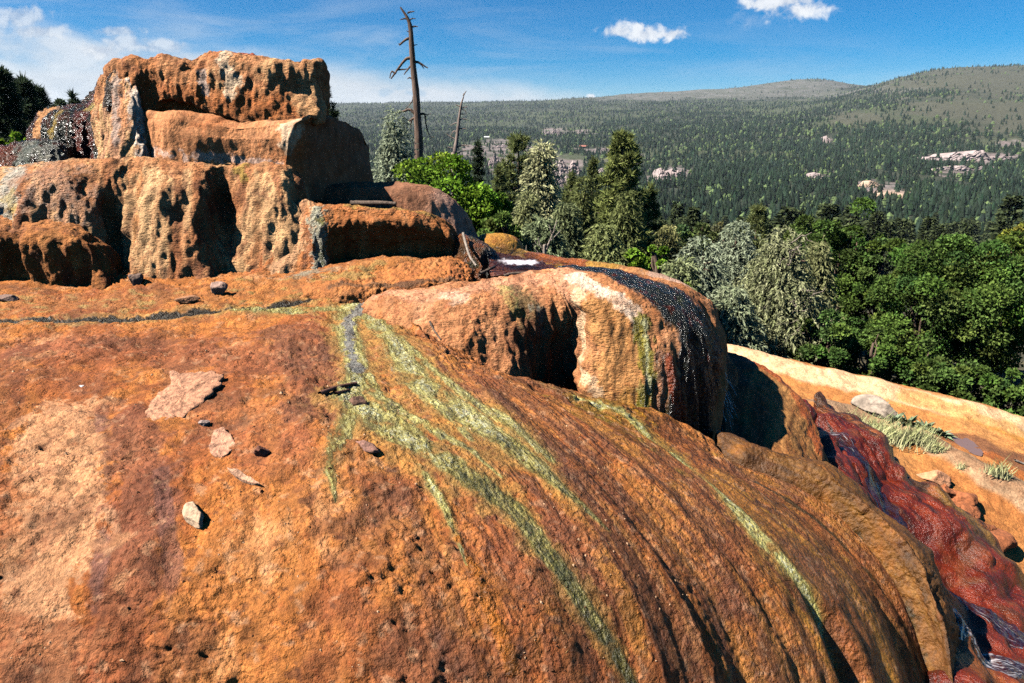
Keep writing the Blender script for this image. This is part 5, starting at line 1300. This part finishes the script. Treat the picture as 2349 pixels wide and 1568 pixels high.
# rock outcrops on the far slope
M_CLIFF = make_simple('pale_cliff', (0.22,0.175,0.165), .95, .35, .05, 2.5, .12, .1, (1, 1, .4))
M_CLIFFP = make_simple('orange_cliff', (0.29,0.21,0.15), .95, .3, .05, 2.0, .12, .1, (1, 1, .4))
def outcrop(label, u, v, wpx, hpx, seed, mat=M_CLIFF, blocks=14):
    p = hit(u, v+hpx*.5); k = p[1]/FPX; hpx = hpx*1.35; wpx = wpx*1.1; rg = np.random.default_rng(seed); B = Bag()
    res = 9
    nn = 110; Wd, Hd = wpx*k, hpx*k*1.3
    s, t = np.meshgrid(np.linspace(0, 1, nn), np.linspace(0, 1, 28))
    prof = np.sin(np.pi*np.clip(s, 0, 1))**.45
    q = np.stack([s*wpx*.05, t*2, 0*s+seed], -1)
    hgt = Hd*prof*(.7+.5*fbm(np.stack([s*6, 0*s, 0*s+seed], -1), 1., 3, seed))
    z = t**.8*hgt; step = np.floor(t*4+fbm(q, 1., 2, seed))/4
    y = step*Hd*.5+.12*Hd*fbm(np.stack([s*22, t*5, 0*s], -1), 1., 3, seed+2)
    P = np.stack([(s-.5)*Wd, y, z-Hd*.15], -1)
    back = P[-1:].copy(); back[..., 1] += Wd*.2+Hd; back[..., 2] -= Hd*.15; P = np.concatenate([P, back, back+np.array([0, 2, -Hd])], 0)
    me = mesh_np('rock_outcrop', P.reshape(-1, 3), grid_faces(P.shape[0], nn), False)
    obj('rock_outcrop', me, mat, None, label, 'rock', 'pale rock outcrops on the far hillside', None, tuple(p-np.array([0, 0, Hd*.1])))
for i, a in enumerate([('dark-faced grey cliff right of the pale fir top',1298,384,80,30),('low grey cliff beneath the dark-faced cliff',1286,416,52,26),('pink rounded outcrop in the middle of the far slope',1545,395,66,30),('low pink shelf left below the rounded pink outcrop',1518,414,55,12),('small pink outcrop high above the ponderosa',1272,304,48,10),('thin pale outcrop right of the small high pink one',1338,303,34,6),('grey slabs left of the ponderosa trunk',1140,372,44,26),('long pale ledge crossing the right slope',2245,360,210,22),('pale orange and white bank above the dark oak',2042,450,80,14),('scattered pale rocks above the orange bank',1990,425,70,12),('pale outcrop in the middle of the right forest',1876,406,44,16),('tiny pale tower of rock on the right slope',1900,325,14,12),('grey slab right of the small pines',1450,376,60,12),('pale shelf far up by the red roofed cabin',1385,343,60,7),('long grey cliff band left of the tall bright pine',1395,398,90,16),('long low ledge under the crossing pale ledge',2230,388,170,9),('pale slabs behind the slim dark pine',1180,335,100,10)]):
    outcrop(*a, seed=500+i, mat=M_CLIFFP if 'orange' in a[0] else M_CLIFF)
# two cabins
M_ROOF = make_simple('red_roof', (0.22,0.085,0.06), .7, .2, .5, .05, 3); M_WALLC = make_simple('cabin_wall', (0.20,0.13,0.09), .8, .2, .5, .05, 3); M_ROOFW = make_simple('white_roof', (0.50,0.49,0.47), .6, .1, .5, .05, 3)
def cabin(label, u, v, w, mr):
    p = hit(u, v); e = empty('cabin', tuple(p+np.array([0, 0, -.5])), label, 'cabin'); d, h = w*.55, w*.28
    def box(x0, x1, y0, y1, z0, z1): return np.array([[x, y, z] for z in (z0, z1) for y in (y0, y1) for x in (x0, x1)]), np.array([[0,1,3,2],[4,6,7,5],[0,4,5,1],[2,3,7,6],[0,2,6,4],[1,5,7,3]])
    obj('wall', mesh_np('wall', *box(-w/2, w/2, -d/2, d/2, 0, h), False), M_WALLC, e)
    V = np.array([[-w*.56,-d*.6,h*.96],[w*.56,-d*.6,h*.96],[w*.56,d*.6,h*.96],[-w*.56,d*.6,h*.96],[-w*.56,0,h*1.7],[w*.56,0,h*1.7]])
    me = mesh_np('roof', V, [np.array([[0,1,5,4],[2,3,4,5],[0,3,2,1]]), np.array([[3,0,4],[1,2,5]])], False); obj('roof', me, mr, e)
    for i in range(3): obj('window', mesh_np('window', *box(-w*.35+i*w*.3, -w*.2+i*w*.3, -d/2-.1, -d/2+.05, h*.3, h*.75), False), M_STILL, e)
cabin('distant cabin with a red roof among pines on the far slope', 1338, 341, 13, M_ROOF)
cabin('distant cabin with a white roof above the grey slabs', 1116, 318, 11, M_ROOFW)

# ------------------------------------------------------------------ trees
def unit(v): return v/np.maximum(np.linalg.norm(v, axis=-1, keepdims=True), 1e-9)
def leaf_tris(c, ax, l, w, rg):
    n = len(c); b = unit(np.cross(ax, rg.normal(size=(n, 3)))); l = np.broadcast_to(np.asarray(l), (n,))[:, None]; w = np.broadcast_to(np.asarray(w), (n,))[:, None]
    V = np.stack([c-b*w*.5, c+b*w*.5, c+ax*l], 1).reshape(-1, 3)
    return V, np.arange(n*3).reshape(-1, 3)
def leaf_quads(c, ax, l, w, rg):
    n = len(c); b = unit(np.cross(ax, rg.normal(size=(n, 3)))); l = np.broadcast_to(np.asarray(l), (n,))[:, None]; w = np.broadcast_to(np.asarray(w), (n,))[:, None]
    V = np.stack([c, c+ax*l*.5+b*w*.5, c+ax*l, c+ax*l*.5-b*w*.5], 1).reshape(-1, 3)
    return V, np.arange(n*4).reshape(-1, 4)
def cols_var(c1, c2, n, rg, var=.25, per=4):
    g = rg.uniform(0, 1, (n, 1)); c = np.array(c1)*(1-g)+np.array(c2)*g
    return np.repeat(c*rg.uniform(1-var, 1+var, (n, 1)), per, 0)
M_BARK = make_simple('bark', (0.11,0.075,0.055), .9, .4, 4, .03, 14, .1, (4, 4, .7))
M_BARKG = make_simple('grey_bark', (0.24,0.20,0.17), .9, .35, 4, .02, 14, .1, (4, 4, .7))
def place(u, vt, Yd):
    p = pY(u, vt, Yd); z0 = float(terrain(p[0]/Yd, Yd)); return np.array([p[0], Yd, z0-.1]), p[2]-z0+.1
def tree_obj(name, label, base, trunk, crown, cat='tree', bark=None, leafmat=None, group=None):
    e = empty(name, tuple(base), label, cat, group)
    if trunk is not None: obj('trunk', trunk, bark or M_BARK, e)
    if crown is not None: obj('crown', crown, leafmat or M_LEAF, e)
    return e
def broadleaf(label, u, vt, Yd, wpx, hpx, seed, c1, c2, ncl=70, nl=14000, ls=.075, name='leafy_tree', cat='tree', gap=.55, flat=.9):
    base, H = place(u, vt, Yd); rg = np.random.default_rng(seed); k = Yd/FPX; ncl = max(16, int(ncl*.62))
    R = wpx*k/2; Hc = min(hpx*k, H*.98); zc = H-Hc/2
    d = unit(rg.normal(size=(ncl, 3))); rr = rg.uniform(.25, 1, ncl)**.45
    mod = 1+.42*perlin(d*1.7+seed, 1.)
    cc = d*(rr*mod)[:, None]*np.array([R*.86, R*.8, Hc/2*.86])+np.array([0, 0, zc])
    ncl0 = ncl; rc = rg.uniform(.10, .25, ncl)*min(R, Hc/2)*1.15
    w = rc**2; idx = rg.choice(ncl, nl, p=w/w.sum())
    ld = unit(rg.normal(size=(nl, 3))+d[idx]*.5+np.array([0, 0, .35])); pos = cc[idx]+ld*(rc[idx]*rg.uniform(.35, 1.08, nl)**.5)[:, None]*np.array([1, 1, .75])
    pos[:, 2] = np.maximum(pos[:, 2], .05)
    ax = unit(ld*.6+rg.normal(size=(nl, 3))*.6+np.array([0, 0, -.15]))
    V, F = leaf_quads(pos, ax, ls*rg.uniform(.7, 1.35, nl), ls*.72, rg)
    cl_ = rg.uniform(.62, 1.32, (ncl, 1))*(1+rg.normal(size=(ncl, 3))*np.array([.10, .04, .10])); crown = mesh_np('crown', V, F, False, cols_var(c1, c2, nl, rg)*np.repeat(cl_[idx], 4, 0))
    B = Bag(); B.add(*tube(wobble((0, 0, -.4), (rg.normal()*.1*R, 0, zc+.2*Hc), 12, .06, seed), np.linspace(.05, .018, 12)*(H**.8)*.9, 7))
    for j in rg.choice(ncl, min(22, ncl), replace=False):
        p0 = np.array([0, 0, max(.1, zc-Hc*.45+rg.uniform(0, .5)*Hc*.6)]); B.add(*tube(wobble(p0, cc[j], 8, .14, seed+j), np.linspace(.018, .004, 8)*H**.8, 5))
    return tree_obj(name, label, base, B.mesh('trunk'), crown, cat)
def juniper(label, u, vt, Yd, wpx, hpx, seed, c1, c2, nst=1900, name='juniper', droop=.8, ls=.060, tops=5, dead=0):
    base, H = place(u, vt, Yd); rg = np.random.default_rng(seed); k = Yd/FPX; nst = int(nst*1.35)
    R = wpx*k/2; Hc = min(hpx*k, H*.98); z0 = H-Hc
    # several pointed sub crowns
    tp = [(0, 0, 1.0)]+[(rg.uniform(-.6, .6)*R, rg.uniform(-.5, .5)*R, rg.uniform(.62, .93)) for _ in range(tops-1)]
    tp = np.array(tp); it = rg.integers(0, tops, nst); hh = rg.uniform(0, 1, nst)**.85
    top = tp[it, 2]*Hc; rad = R*np.where(it == 0, .85, .66)*(1-hh)**.5*(.75+.5*rg.uniform(size=nst))
    az = rg.uniform(0, 2*math.pi, nst); rq = np.sqrt(rg.uniform(.18, 1, nst))
    clump = 1+.35*perlin(np.stack([np.cos(az)*1.6, np.sin(az)*1.6, hh*5+it*3.1], -1), 1., seed)
    out = np.stack([np.cos(az), np.sin(az), 0*az], -1)
    st = np.stack([tp[it, 0]*(1-hh*.8), tp[it, 1]*(1-hh*.8), z0+hh*top], -1)+out*(rad*rq*clump)[:, None]
    nseg = 7; V = []; F = []; C = []; n0 = 0
    dr = unit(out*.8+np.array([0, 0, .45])+rg.normal(size=(nst, 3))*.45); p = st.copy(); cv_ = rg.uniform(.75, 1.25, (nst, 1)); g = rg.uniform(0, 1, (nst, 1)); cb = (np.array(c1)*(1-g)+np.array(c2)*g)*cv_
    for s_ in range(nseg):
        ax = unit(dr+rg.normal(size=(nst, 3))*.45)
        v_, f_ = leaf_tris(p, ax, ls*rg.uniform(.9, 1.7, nst), ls*.55, rg); V.append(v_); F.append(f_+n0); n0 += len(v_); C.append(np.repeat(cb*rg.uniform(.8, 1.2, (nst, 1)), 3, 0))
        p = p+dr*ls*.55; dr = unit(dr+np.array([0, 0, -.38*droop])+rg.normal(size=(nst, 3))*.1)
    V = np.concatenate(V); V[:, 2] = np.maximum(V[:, 2], .03)
    crown = mesh_np('crown', V, np.concatenate(F), False, np.concatenate(C))
    B = Bag(); B.add(*tube(wobble((0, 0, -.4), (0, 0, H*.9), 14, .03, seed), np.linspace(.05, .008, 14)*H**.8, 7))
    for j in range(26):
        z = rg.uniform(.15, .85)*H; a_ = rg.uniform(0, 6.28); l = R*.75*(1-z/H*.6); B.add(*tube(wobble((0, 0, z), (math.cos(a_)*l, math.sin(a_)*l, z+l*.35), 8, .15, seed+j), np.linspace(.014, .003, 8)*H**.8, 5))
    e = tree_obj(name, label, base, B.mesh('trunk'), crown)
    for j in range(dead):
        a_ = rg.uniform(-2.6, -.5); z = rg.uniform(.3, .95)*H; l = R*rg.uniform(.9, 1.15)*(1-.5*z/H); q1 = np.array([math.cos(a_)*l, math.sin(a_)*l, z+rg.uniform(-.1, .3)*l]); Bd = Bag(); w_ = wobble((0, 0, z-.2), q1, 10, .2, seed+60+j); Bd.add(*tube(w_, np.linspace(.02, .005, 10), 5))
        for m_ in (5, 7): Bd.add(*tube(wobble(w_[m_], w_[m_]+unit(rg.normal(size=3)+np.array([0,-1,.2]))*l*.35, 7, .2, j+m_), np.linspace(.008, .003, 7), 4))
        obj('dead_branch', Bd.mesh('dead_branch'), M_WOODG, e)
    return e
def pine(label, u, vt, Yd, wpx, hpx, seed, c1, c2, name='pine_tree', levels=22, nb=6, tufts=6, need=9, nl=.16, up=.35, shape=.8, irregular=.35):
    base, H = place(u, vt, Yd); rg = np.random.default_rng(seed); k = Yd/FPX; R = wpx*k/2; Hc = min(hpx*k, H*.95)
    B = Bag(); B.add(*tube(wobble((0, 0, -.4), (0, 0, H*.985), 16, .012, seed), np.linspace(.022, .003, 16)*H, 7))
    tp, td = [], []
    for i in range(levels):
        f = (i+rg.uniform(-.3, .3))/levels; f = min(max(f, 0), .99); z = H-Hc*(1-f)
        for j in range(nb):
            if rg.uniform() < .12: continue
            a_ = rg.uniform(0, 6.28); l = R*((1-f)**shape*.95+.06)*rg.uniform(1-irregular, 1.08); d_ = np.array([math.cos(a_), math.sin(a_), 0])
            e_ = np.array([0, 0, z])+d_*l+np.array([0, 0, (up*(f+.15)-.12)*l]); w_ = wobble((0, 0, z), e_, 7, .10, seed*7+i*nb+j); B.add(*tube(w_, np.linspace(.004, .0015, 7)*H**.9, 4))
            for q in range(tufts):
                x = rg.uniform(.35, 1.02); pt = w_[0]*(1-x)+w_[-1]*x+rg.normal(size=3)*l*.09; tp.append(pt); td.append(unit(d_*.7+np.array([0, 0, .5])+rg.normal(size=3)*.3))
    for q in range(int(levels*.8)): tp.append(np.array([rg.normal()*.03*R, rg.normal()*.03*R, H*rg.uniform(.93, 1.0)])); td.append(np.array([0, 0, 1.]))
    tp = np.repeat(np.array(tp), need, 0); td = np.repeat(np.array(td), need, 0); n = len(tp)
    ax = unit(td*.75+rg.normal(size=(n, 3))*.62); V, F = leaf_tris(tp, ax, nl*rg.uniform(.8, 1.4, n), nl*.26, rg)
    crown = mesh_np('crown', V, F, False, cols_var(c1, c2, n, rg, .25, 3))
    return tree_obj(name, label, base, B.mesh('trunk'), crown)

SILVER = ((0.17,0.20,0.125), (0.27,0.30,0.20)); OLIVE = ((0.15,0.165,0.075), (0.28,0.28,0.155)); DKJ = ((0.07,0.085,0.03), (0.15,0.165,0.06))
LIME = ((0.085,0.16,0.016), (0.16,0.26,0.030)); OAK = ((0.036,0.066,0.015), (0.082,0.125,0.030)); PN = ((0.075,0.095,0.032), (0.15,0.165,0.06)); PALE = ((0.24,0.24,0.115), (0.36,0.35,0.19)); DPN = ((0.022,0.036,0.020), (0.05,0.068,0.034))
# right of the tower, left to right
pine('dark pine peeping out behind the right edge of the tower cap', 742, 188, 30, 60, 330, 601, *DPN, nl=.22)
pine('short dark pine low behind the tower blocks', 764, 240, 30, 46, 260, 602, *DPN, levels=14, nl=.22)
juniper('silvery green juniper below the tall dead snag', 905, 258, 17, 175, 330, 603, *SILVER, nst=2600, tops=7)
broadleaf('bright lime green leafy bush beside the mound', 1012, 338, 13.5, 270, 280, 604, *LIME, ncl=160, nl=20000, ls=.07, name='leafy_bush', cat='bush')
broadleaf('green leafy bush right of the lime green one', 1120, 430, 14.5, 130, 200, 605, (0.06,0.11,0.015), (0.11,0.18,0.03), ncl=40, nl=8000, ls=.07, name='leafy_bush', cat='bush')
pine('slim dark pine behind the lime green bush', 1095, 328, 34, 52, 300, 606, *DPN, levels=18, nl=.26)
pine('open crowned ponderosa pine with bare lower trunk', 1190, 312, 30, 105, 215, 607, *PN, levels=13, nb=5, tufts=10, need=12, nl=.26, shape=.35, irregular=.55)
juniper('pale yellow green fir standing between ponderosa and junipers', 1243, 333, 21, 130, 330, 608, *PALE, nst=2400, name='fir_tree', droop=.5, tops=4, ls=.085)
pine('tall bright pine with a full pointed crown', 1430, 303, 23, 165, 300, 609, (0.10,0.125,0.035), (0.20,0.22,0.07), levels=22, nb=8, tufts=10, need=10, nl=.22, shape=.65)
pine('small young pine left of the tall bright pine', 1361, 363, 30, 72, 180, 610, *PN, levels=16, nl=.22)
juniper('dark green drooping juniper left of the tall pine', 1340, 408, 16.5, 130, 330, 611, *DKJ, nst=2600, tops=6)
juniper('dark green drooping juniper under the tall pine', 1440, 440, 15.5, 140, 300, 612, *DKJ, nst=2600, tops=6)
juniper('low grey green juniper behind the white dead bush', 1240, 505, 12.5, 190, 200, 613, (0.10,0.125,0.06), (0.18,0.21,0.11), nst=1900, tops=6)
broadleaf('small bright green shrub below the dark junipers', 1452, 560, 12.5, 66, 110, 614, *LIME, ncl=22, nl=3600, ls=.06, name='shrub', cat='shrub')
broadleaf('second small bright green shrub right of the first', 1512, 552, 13, 60, 120, 615, *LIME, ncl=20, nl=3600, ls=.06, name='shrub', cat='shrub')
juniper('brown green juniper between shrubs and silver juniper', 1535, 520, 16, 100, 220, 616, (0.12,0.12,0.045), (0.20,0.19,0.08), nst=1600)
juniper('silver green juniper nearest the outer rim of the dome', 1612, 545, 14, 200, 260, 617, *SILVER, nst=2600, tops=7)
juniper('taller silver juniper behind the weeping olive one', 1695, 512, 16, 200, 250, 618, *SILVER, nst=2200, tops=6)
juniper('weeping olive juniper with pale dead branches', 1800, 524, 13.2, 290, 330, 619, *OLIVE, nst=4600, tops=14, droop=1.3, dead=14)
juniper('low silver juniper at the apron edge under the weeping one', 1680, 660, 12.0, 170, 170, 620, (0.15,0.18,0.10), (0.24,0.26,0.16), nst=1800, tops=6)
broadleaf('tall dark green oak right of the weeping juniper', 1945, 468, 18, 200, 330, 621, *OAK, ncl=120, nl=26000, ls=.07)
broadleaf('dark green oak leaning toward the tall one', 2045, 510, 17, 150, 300, 622, *OAK, ncl=90, nl=16000, ls=.07)
broadleaf('broad green oak in the middle of the right thicket', 2150, 560, 14.5, 300, 380, 623, (0.040,0.073,0.016), (0.092,0.138,0.032), ncl=170, nl=38000, ls=.065)
broadleaf('broad bright oak at the right edge of the thicket', 2310, 530, 14, 290, 400, 624, (0.043,0.078,0.016), (0.10,0.148,0.034), ncl=170, nl=36000, ls=.065)
broadleaf('green oak just beyond the right edge', 2480, 500, 15, 280, 420, 625, *OAK, ncl=90, nl=14000, ls=.085)
broadleaf('yellow green tree top behind the right oaks', 2350, 470, 26, 90, 200, 626, (0.12,0.14,0.02), (0.20,0.22,0.04), ncl=40, nl=5000, ls=.1)
for i, (u, vt, Yd, w, h, lab) in enumerate([(1900,720,12.2,150,170,'low leafy bush at the apron edge beside the weeping juniper'),(2010,740,12.0,170,190,'low leafy bush at the apron edge under the tall oak'),(2130,790,11.6,170,170,'low leafy bush at the apron edge under the broad oak'),(2240,830,11.2,150,160,'low leafy bush at the apron edge near the right side'),(2345,850,10.8,170,170,'low leafy bush at the right edge above the apron')]):
    broadleaf(lab, u, vt, Yd, w, h, 630+i, *OAK, ncl=45, nl=7000, ls=.065, name='leafy_bush', cat='bush')
juniper('mid green juniper filling behind the outer rim', 1560, 600, 11.5, 130, 140, 650, (0.12,0.14,0.06), (0.20,0.22,0.11), nst=1500, tops=6)
juniper('grey green juniper between the fir and the dark junipers', 1300, 470, 14, 120, 200, 651, (0.11,0.135,0.06), (0.19,0.21,0.10), nst=1500, tops=5)
broadleaf('dull green leafy bush low behind the back ledge', 1150, 480, 12.5, 130, 130, 652, (0.06,0.10,0.02), (0.12,0.17,0.04), ncl=36, nl=6000, ls=.06, name='leafy_bush', cat='bush')
juniper('olive juniper between the weeping one and the tall oak', 1880, 560, 15, 140, 260, 653, (0.13,0.14,0.06), (0.22,0.22,0.10), nst=1700, tops=5)
pine('mid green pine behind the lime green bush', 1145, 385, 26, 90, 260, 660, *PN, levels=16, nb=7, tufts=8, nl=.2)
juniper('olive green juniper between ponderosa and fir', 1210, 440, 17, 110, 220, 661, (0.14,0.15,0.06), (0.23,0.24,0.11), nst=1500, tops=5)
pine('broad mid green pine between fir and young pine', 1310, 400, 24, 110, 260, 662, *PN, levels=17, nb=8, tufts=9, nl=.2)
pine('bushy pine right of the tall bright pine', 1492, 430, 24, 110, 240, 663, (0.08,0.10,0.03), (0.16,0.18,0.06), levels=16, nb=8, tufts=9, nl=.2)
broadleaf('mid green round tree behind the silver junipers', 1590, 500, 20, 120, 180, 664, (0.06,0.09,0.03), (0.12,0.15,0.05), ncl=50, nl=7000, ls=.08)
broadleaf('grey green round tree above the taller silver juniper', 1660, 488, 24, 120, 190, 665, (0.08,0.10,0.04), (0.14,0.16,0.07), ncl=50, nl=7000, ls=.09)
pine('dark bushy pine above the weeping juniper', 1740, 470, 34, 120, 240, 666, *PN, levels=17, nb=8, tufts=9, nl=.26)
broadleaf('dull green round tree left of the tall oak', 1860, 480, 24, 130, 200, 667, (0.05,0.08,0.02), (0.10,0.14,0.04), ncl=55, nl=8000, ls=.09)
juniper('low olive juniper left of the bright shrubs', 1385, 520, 12.8, 150, 170, 668, (0.13,0.15,0.05), (0.22,0.24,0.10), nst=1800, tops=6)
broadleaf('leafy green shrub behind the outer rim', 1560, 640, 10.8, 100, 90, 669, (0.07,0.12,0.02), (0.14,0.21,0.04), ncl=26, nl=3800, ls=.05, name='shrub', cat='shrub')
# left of the tower
pine('dark pine at the left edge of the picture', -8, 160, 36, 190, 420, 641, *DPN, levels=26, nb=9, tufts=10, need=9, nl=.42)
pine('dark pine second from the left edge', 50, 184, 40, 160, 400, 642, *DPN, levels=24, nb=9, tufts=10, need=9, nl=.42)
broadleaf('round dark green pine top left of the cascade', 112, 190, 34, 125, 330, 643, (0.028,0.044,0.020), (0.06,0.08,0.034), ncl=60, nl=9000, ls=.16, name='round_pine')
pine('small dark pine just left of the tower shoulder', 163, 214, 44, 62, 300, 644, *DPN, levels=16, nb=7, tufts=9, nl=.4)
pine('dark pine filling the gap behind the left pines', 82, 203, 50, 170, 420, 645, *DPN, levels=24, nb=9, tufts=10, nl=.5)
broadleaf('low lime green shrub behind the left overflow ledge', 10, 298, 10.5, 110, 90, 646, *LIME, ncl=26, nl=3600, ls=.055, name='shrub', cat='shrub')

# dead snags
def from_px(base, Yd, u, v, dy=0.0): return pY(u, v, Yd+dy)-base
def snag(label, u, vb, vt, Yd, trunk, rads, branches, seed, mat, name='dead_snag', bk=1.3):
    p = pY(u, vb, Yd); z0 = float(terrain(p[0]/Yd, Yd)); base = np.array([p[0], Yd, z0-.1])
    pts = [np.array([.05, 0, -.3])]+[from_px(base, Yd, *q) for q in trunk]
    t = np.linspace(0, len(pts)-1, 40); path = cr_weights(len(pts), t)@np.array(pts); rad = np.interp(t, np.arange(len(pts)), rads)
    rad = rad*(1+.10*perlin(np.stack([t*3, 0*t, 0*t+seed], -1)))
    e = empty(name, tuple(base), label, 'dead tree')
    B = Bag(); B.add(*tube(path, rad, 12)); obj('trunk', B.mesh('trunk'), mat, e)
    rg = np.random.default_rng(seed)
    for br in branches:
        r0 = br[0]; q = np.array([from_px(base, Yd, a[0], a[1], a[2] if len(a) > 2 else 0) for a in br[1:]]); tt = np.linspace(0, len(q)-1, 5*len(q)); pa = cr_weights(len(q), tt)@q
        pa = pa+.012*np.stack([perlin(np.stack([tt*3, 0*tt+k, 0*tt+seed], -1)) for k in range(3)], -1)
        Bb = Bag(); Bb.add(*tube(pa, np.linspace(r0, r0*.4, len(pa))*bk, 6)); obj('branch', Bb.mesh('branch'), mat, e)
    return e
M_SNAG = make_simple('charred_snag', (0.10,0.065,0.048), .85, .45, 3, .03, 10, .15, (5, 5, .6))
M_SNAG2 = make_simple('grey_snag', (0.17,0.13,0.11), .85, .4, 3, .02, 14, .15, (5, 5, .6))
snag('tall dark dead snag with broken stub branches', 962, 420, 15, 20, [(962,420),(960,320),(957,270),(954,215),(948,160),(944,110),(941,65),(934,42),(918,17)], [.15,.128,.113,.10,.094,.083,.072,.06,.042,.02],
 [(.035,(942,133),(930,137),(915,155),(905,170),(896,181)),(.022,(905,168),(898,165),(893,180)),(.02,(912,160),(925,160),(937,158)),(.024,(943,150),(935,160),(926,172)),
  (.03,(950,142),(960,144),(970,150),(981,157)),(.018,(962,145),(968,152),(972,158)),(.03,(938,88),(928,93),(918,102),(914,101)),(.018,(920,98),(916,106)),(.02,(945,62),(952,61),(958,62)),(.016,(940,46),(946,43),(953,44)),(.015,(943,103),(950,104),(957,103)),
  (.018,(932,43),(924,44),(917,46)),(.02,(934,30),(942,28),(950,27)),(.015,(941,72),(936,73),(932,71)),(.018,(944,180),(938,179),(934,182)),(.014,(949,215),(945,232),(936,245),(930,250)),
  (.035,(952,262),(940,252),(928,255),(915,258)),(.03,(955,268),(965,262),(974,264),(976,280),(980,300)),(.028,(952,270),(943,275),(935,280)),(.02,(945,272),(942,285),(942,295)),(.014,(968,262),(978,264),(988,262)),(.012,(980,300),(986,312),(996,316))], 701, M_SNAG)
snag('smaller grey dead snag with fine bare branches', 1040, 400, 205, 22, [(1040,400),(1043,352),(1048,315),(1053,270),(1058,238),(1063,222),(1062,215)], [.10,.085,.07,.055,.042,.03,.015,.008],
 [(.012,(1062,220),(1066,214),(1069,209)),(.012,(1056,246),(1050,243),(1044,241)),(.012,(1057,246),(1064,247),(1072,245)),(.010,(1058,250),(1066,254),(1070,262)),(.012,(1055,275),(1063,273),(1073,276)),(.012,(1053,285),(1044,283),(1032,289)),
  (.014,(1051,297),(1060,295),(1070,297)),(.012,(1050,305),(1040,302),(1032,315)),(.014,(1049,322),(1036,316),(1022,307)),(.014,(1046,340),(1058,334),(1070,335),(1078,336)),(.012,(1046,345),(1036,340),(1026,338)),(.014,(1044,356),(1054,350),(1068,345)),(.014,(1040,368),(1030,358),(1015,356)),(.010,(1053,262),(1060,262),(1066,263))], 702, M_SNAG2, 'dead_snag', 1.9)
snag('white bleached dead bush rising behind the pool', 1245, 610, 500, 9.2, [(1248,608),(1250,590),(1252,575)], [.03,.024,.018,.012],
 [(.014,(1250,585),(1243,570),(1236,555),(1234,545)),(.016,(1251,580),(1258,560),(1268,535),(1278,505)),(.012,(1260,555),(1270,545),(1285,530)),(.012,(1250,590),(1238,585),(1222,560)),(.010,(1252,592),(1275,590),(1300,598)),(.009,(1265,540),(1262,525),(1258,515)),(.009,(1240,565),(1230,560),(1226,548)),(.010,(1204,600),(1206,580),(1207,563))], 703, M_WOODG, 'dead_bush', 1.0)

# ------------------------------------------------------------------ pines of the valley floor: one mesh per kind, copied
protos = []
for i in range(5):
    rg = np.random.default_rng(800+i); Hh = 14.0; B = Bag(); R = rg.uniform(2.0, 2.9)
    B.add(*tube([(0,0,-.5),(0,0,Hh*.97)], [.22,.03], 5), (.06,.045,.035))
    n = 900; f = rg.uniform(.10, 1, n); az = rg.uniform(0, 6.28, n); r_ = R*((1-f)**.75+.05)*rg.uniform(.25, 1.1, n)*(1+.3*perlin(np.stack([np.cos(az)*2, np.sin(az)*2, f*7], -1), 1., 80+i)); z = Hh*f
    c0 = np.stack([np.cos(az)*r_, np.sin(az)*r_, z], -1); ax = unit(np.stack([np.cos(az), np.sin(az), rg.normal(size=n)*.35-.1], -1))
    V, F = leaf_quads(c0, ax, .95, .55, rg); B.add(V, F, cols_var((.030,.041,.020), (.065,.08,.034), n, rg))
    protos.append(B.mesh('pine_tree', False))
rg = np.random.default_rng(830); cnt = 0
LAB = 'dark green pine in the dense forest on the valley floor'; GRP = 'pines of the valley floor forest'
cand = []
while cnt < 290:
    a = rg.uniform(-.02, .82); y = rg.uniform(110, 400)
    z = float(terrain(a, y)); Uq, Vq, _ = project(np.array([a*y, y, z+12.0]))
    if not (1060 < Uq < 2420 and Vq > 420): continue
    cnt += 1
    o = obj('pine_tree', protos[cnt % 5], M_LEAF, None, LAB, 'tree', GRP, None, (a*y, y, z))
    s = rg.uniform(.75, 1.25)*(1.0 if y < 450 else .95); o.scale = (s*rg.uniform(.85, 1.2), s*rg.uniform(.85, 1.2), s); o.rotation_euler = (0, 0, rg.uniform(0, 6.28))
for i, (u, vt, Yd, lab) in enumerate([(1592,478,90,'pointed pine rising above the silver junipers'),(1555,468,130,'dark pine left of the pointed one above the junipers'),(1760,505,110,'dark pine top behind the weeping juniper'),(1700,500,150,'dark pine behind the taller silver juniper'),(1840,500,120,'dark pine left of the tall dark oak'),(2120,530,110,'dark pine top above the broad green oak'),(2220,515,130,'dark pine top between the two broad oaks'),(1510,500,100,'dark pine right of the tall bright pine')]):
    b_, H = place(u, vt, Yd); o = obj('pine_tree', protos[i % 5], M_LEAF, None, lab, 'tree', None, None, tuple(b_)); s = H/14; o.scale = (s*.9, s*.9, s); o.rotation_euler = (0, 0, i*1.3)

# ------------------------------------------------------------------ air
hz0 = np.array([-6800, -300, -75.0]); hz1 = np.array([7200, 6500, 350.0])
V = np.array([[x, y, z] for z in (hz0[2], hz1[2]) for y in (hz0[1], hz1[1]) for x in (hz0[0], hz1[0])])
me = mesh_np('haze', V, np.array([[0,2,3,1],[4,5,7,6],[0,1,5,4],[2,6,7,3],[0,4,6,2],[1,3,7,5]]), False)
m, N = mat_new('haze'); pv = N.n('ShaderNodeVolumePrincipled'); pv.inputs['Color'].default_value = (0.72, 0.84, 1.0, 1); pv.inputs['Density'].default_value = 0.00004; pv.inputs['Anisotropy'].default_value = 0.2
o_ = N.n('ShaderNodeOutputMaterial'); N.t.links.new(pv.outputs[0], o_.inputs['Volume'])
obj('haze', me, m, None, None, None, None, 'stuff')
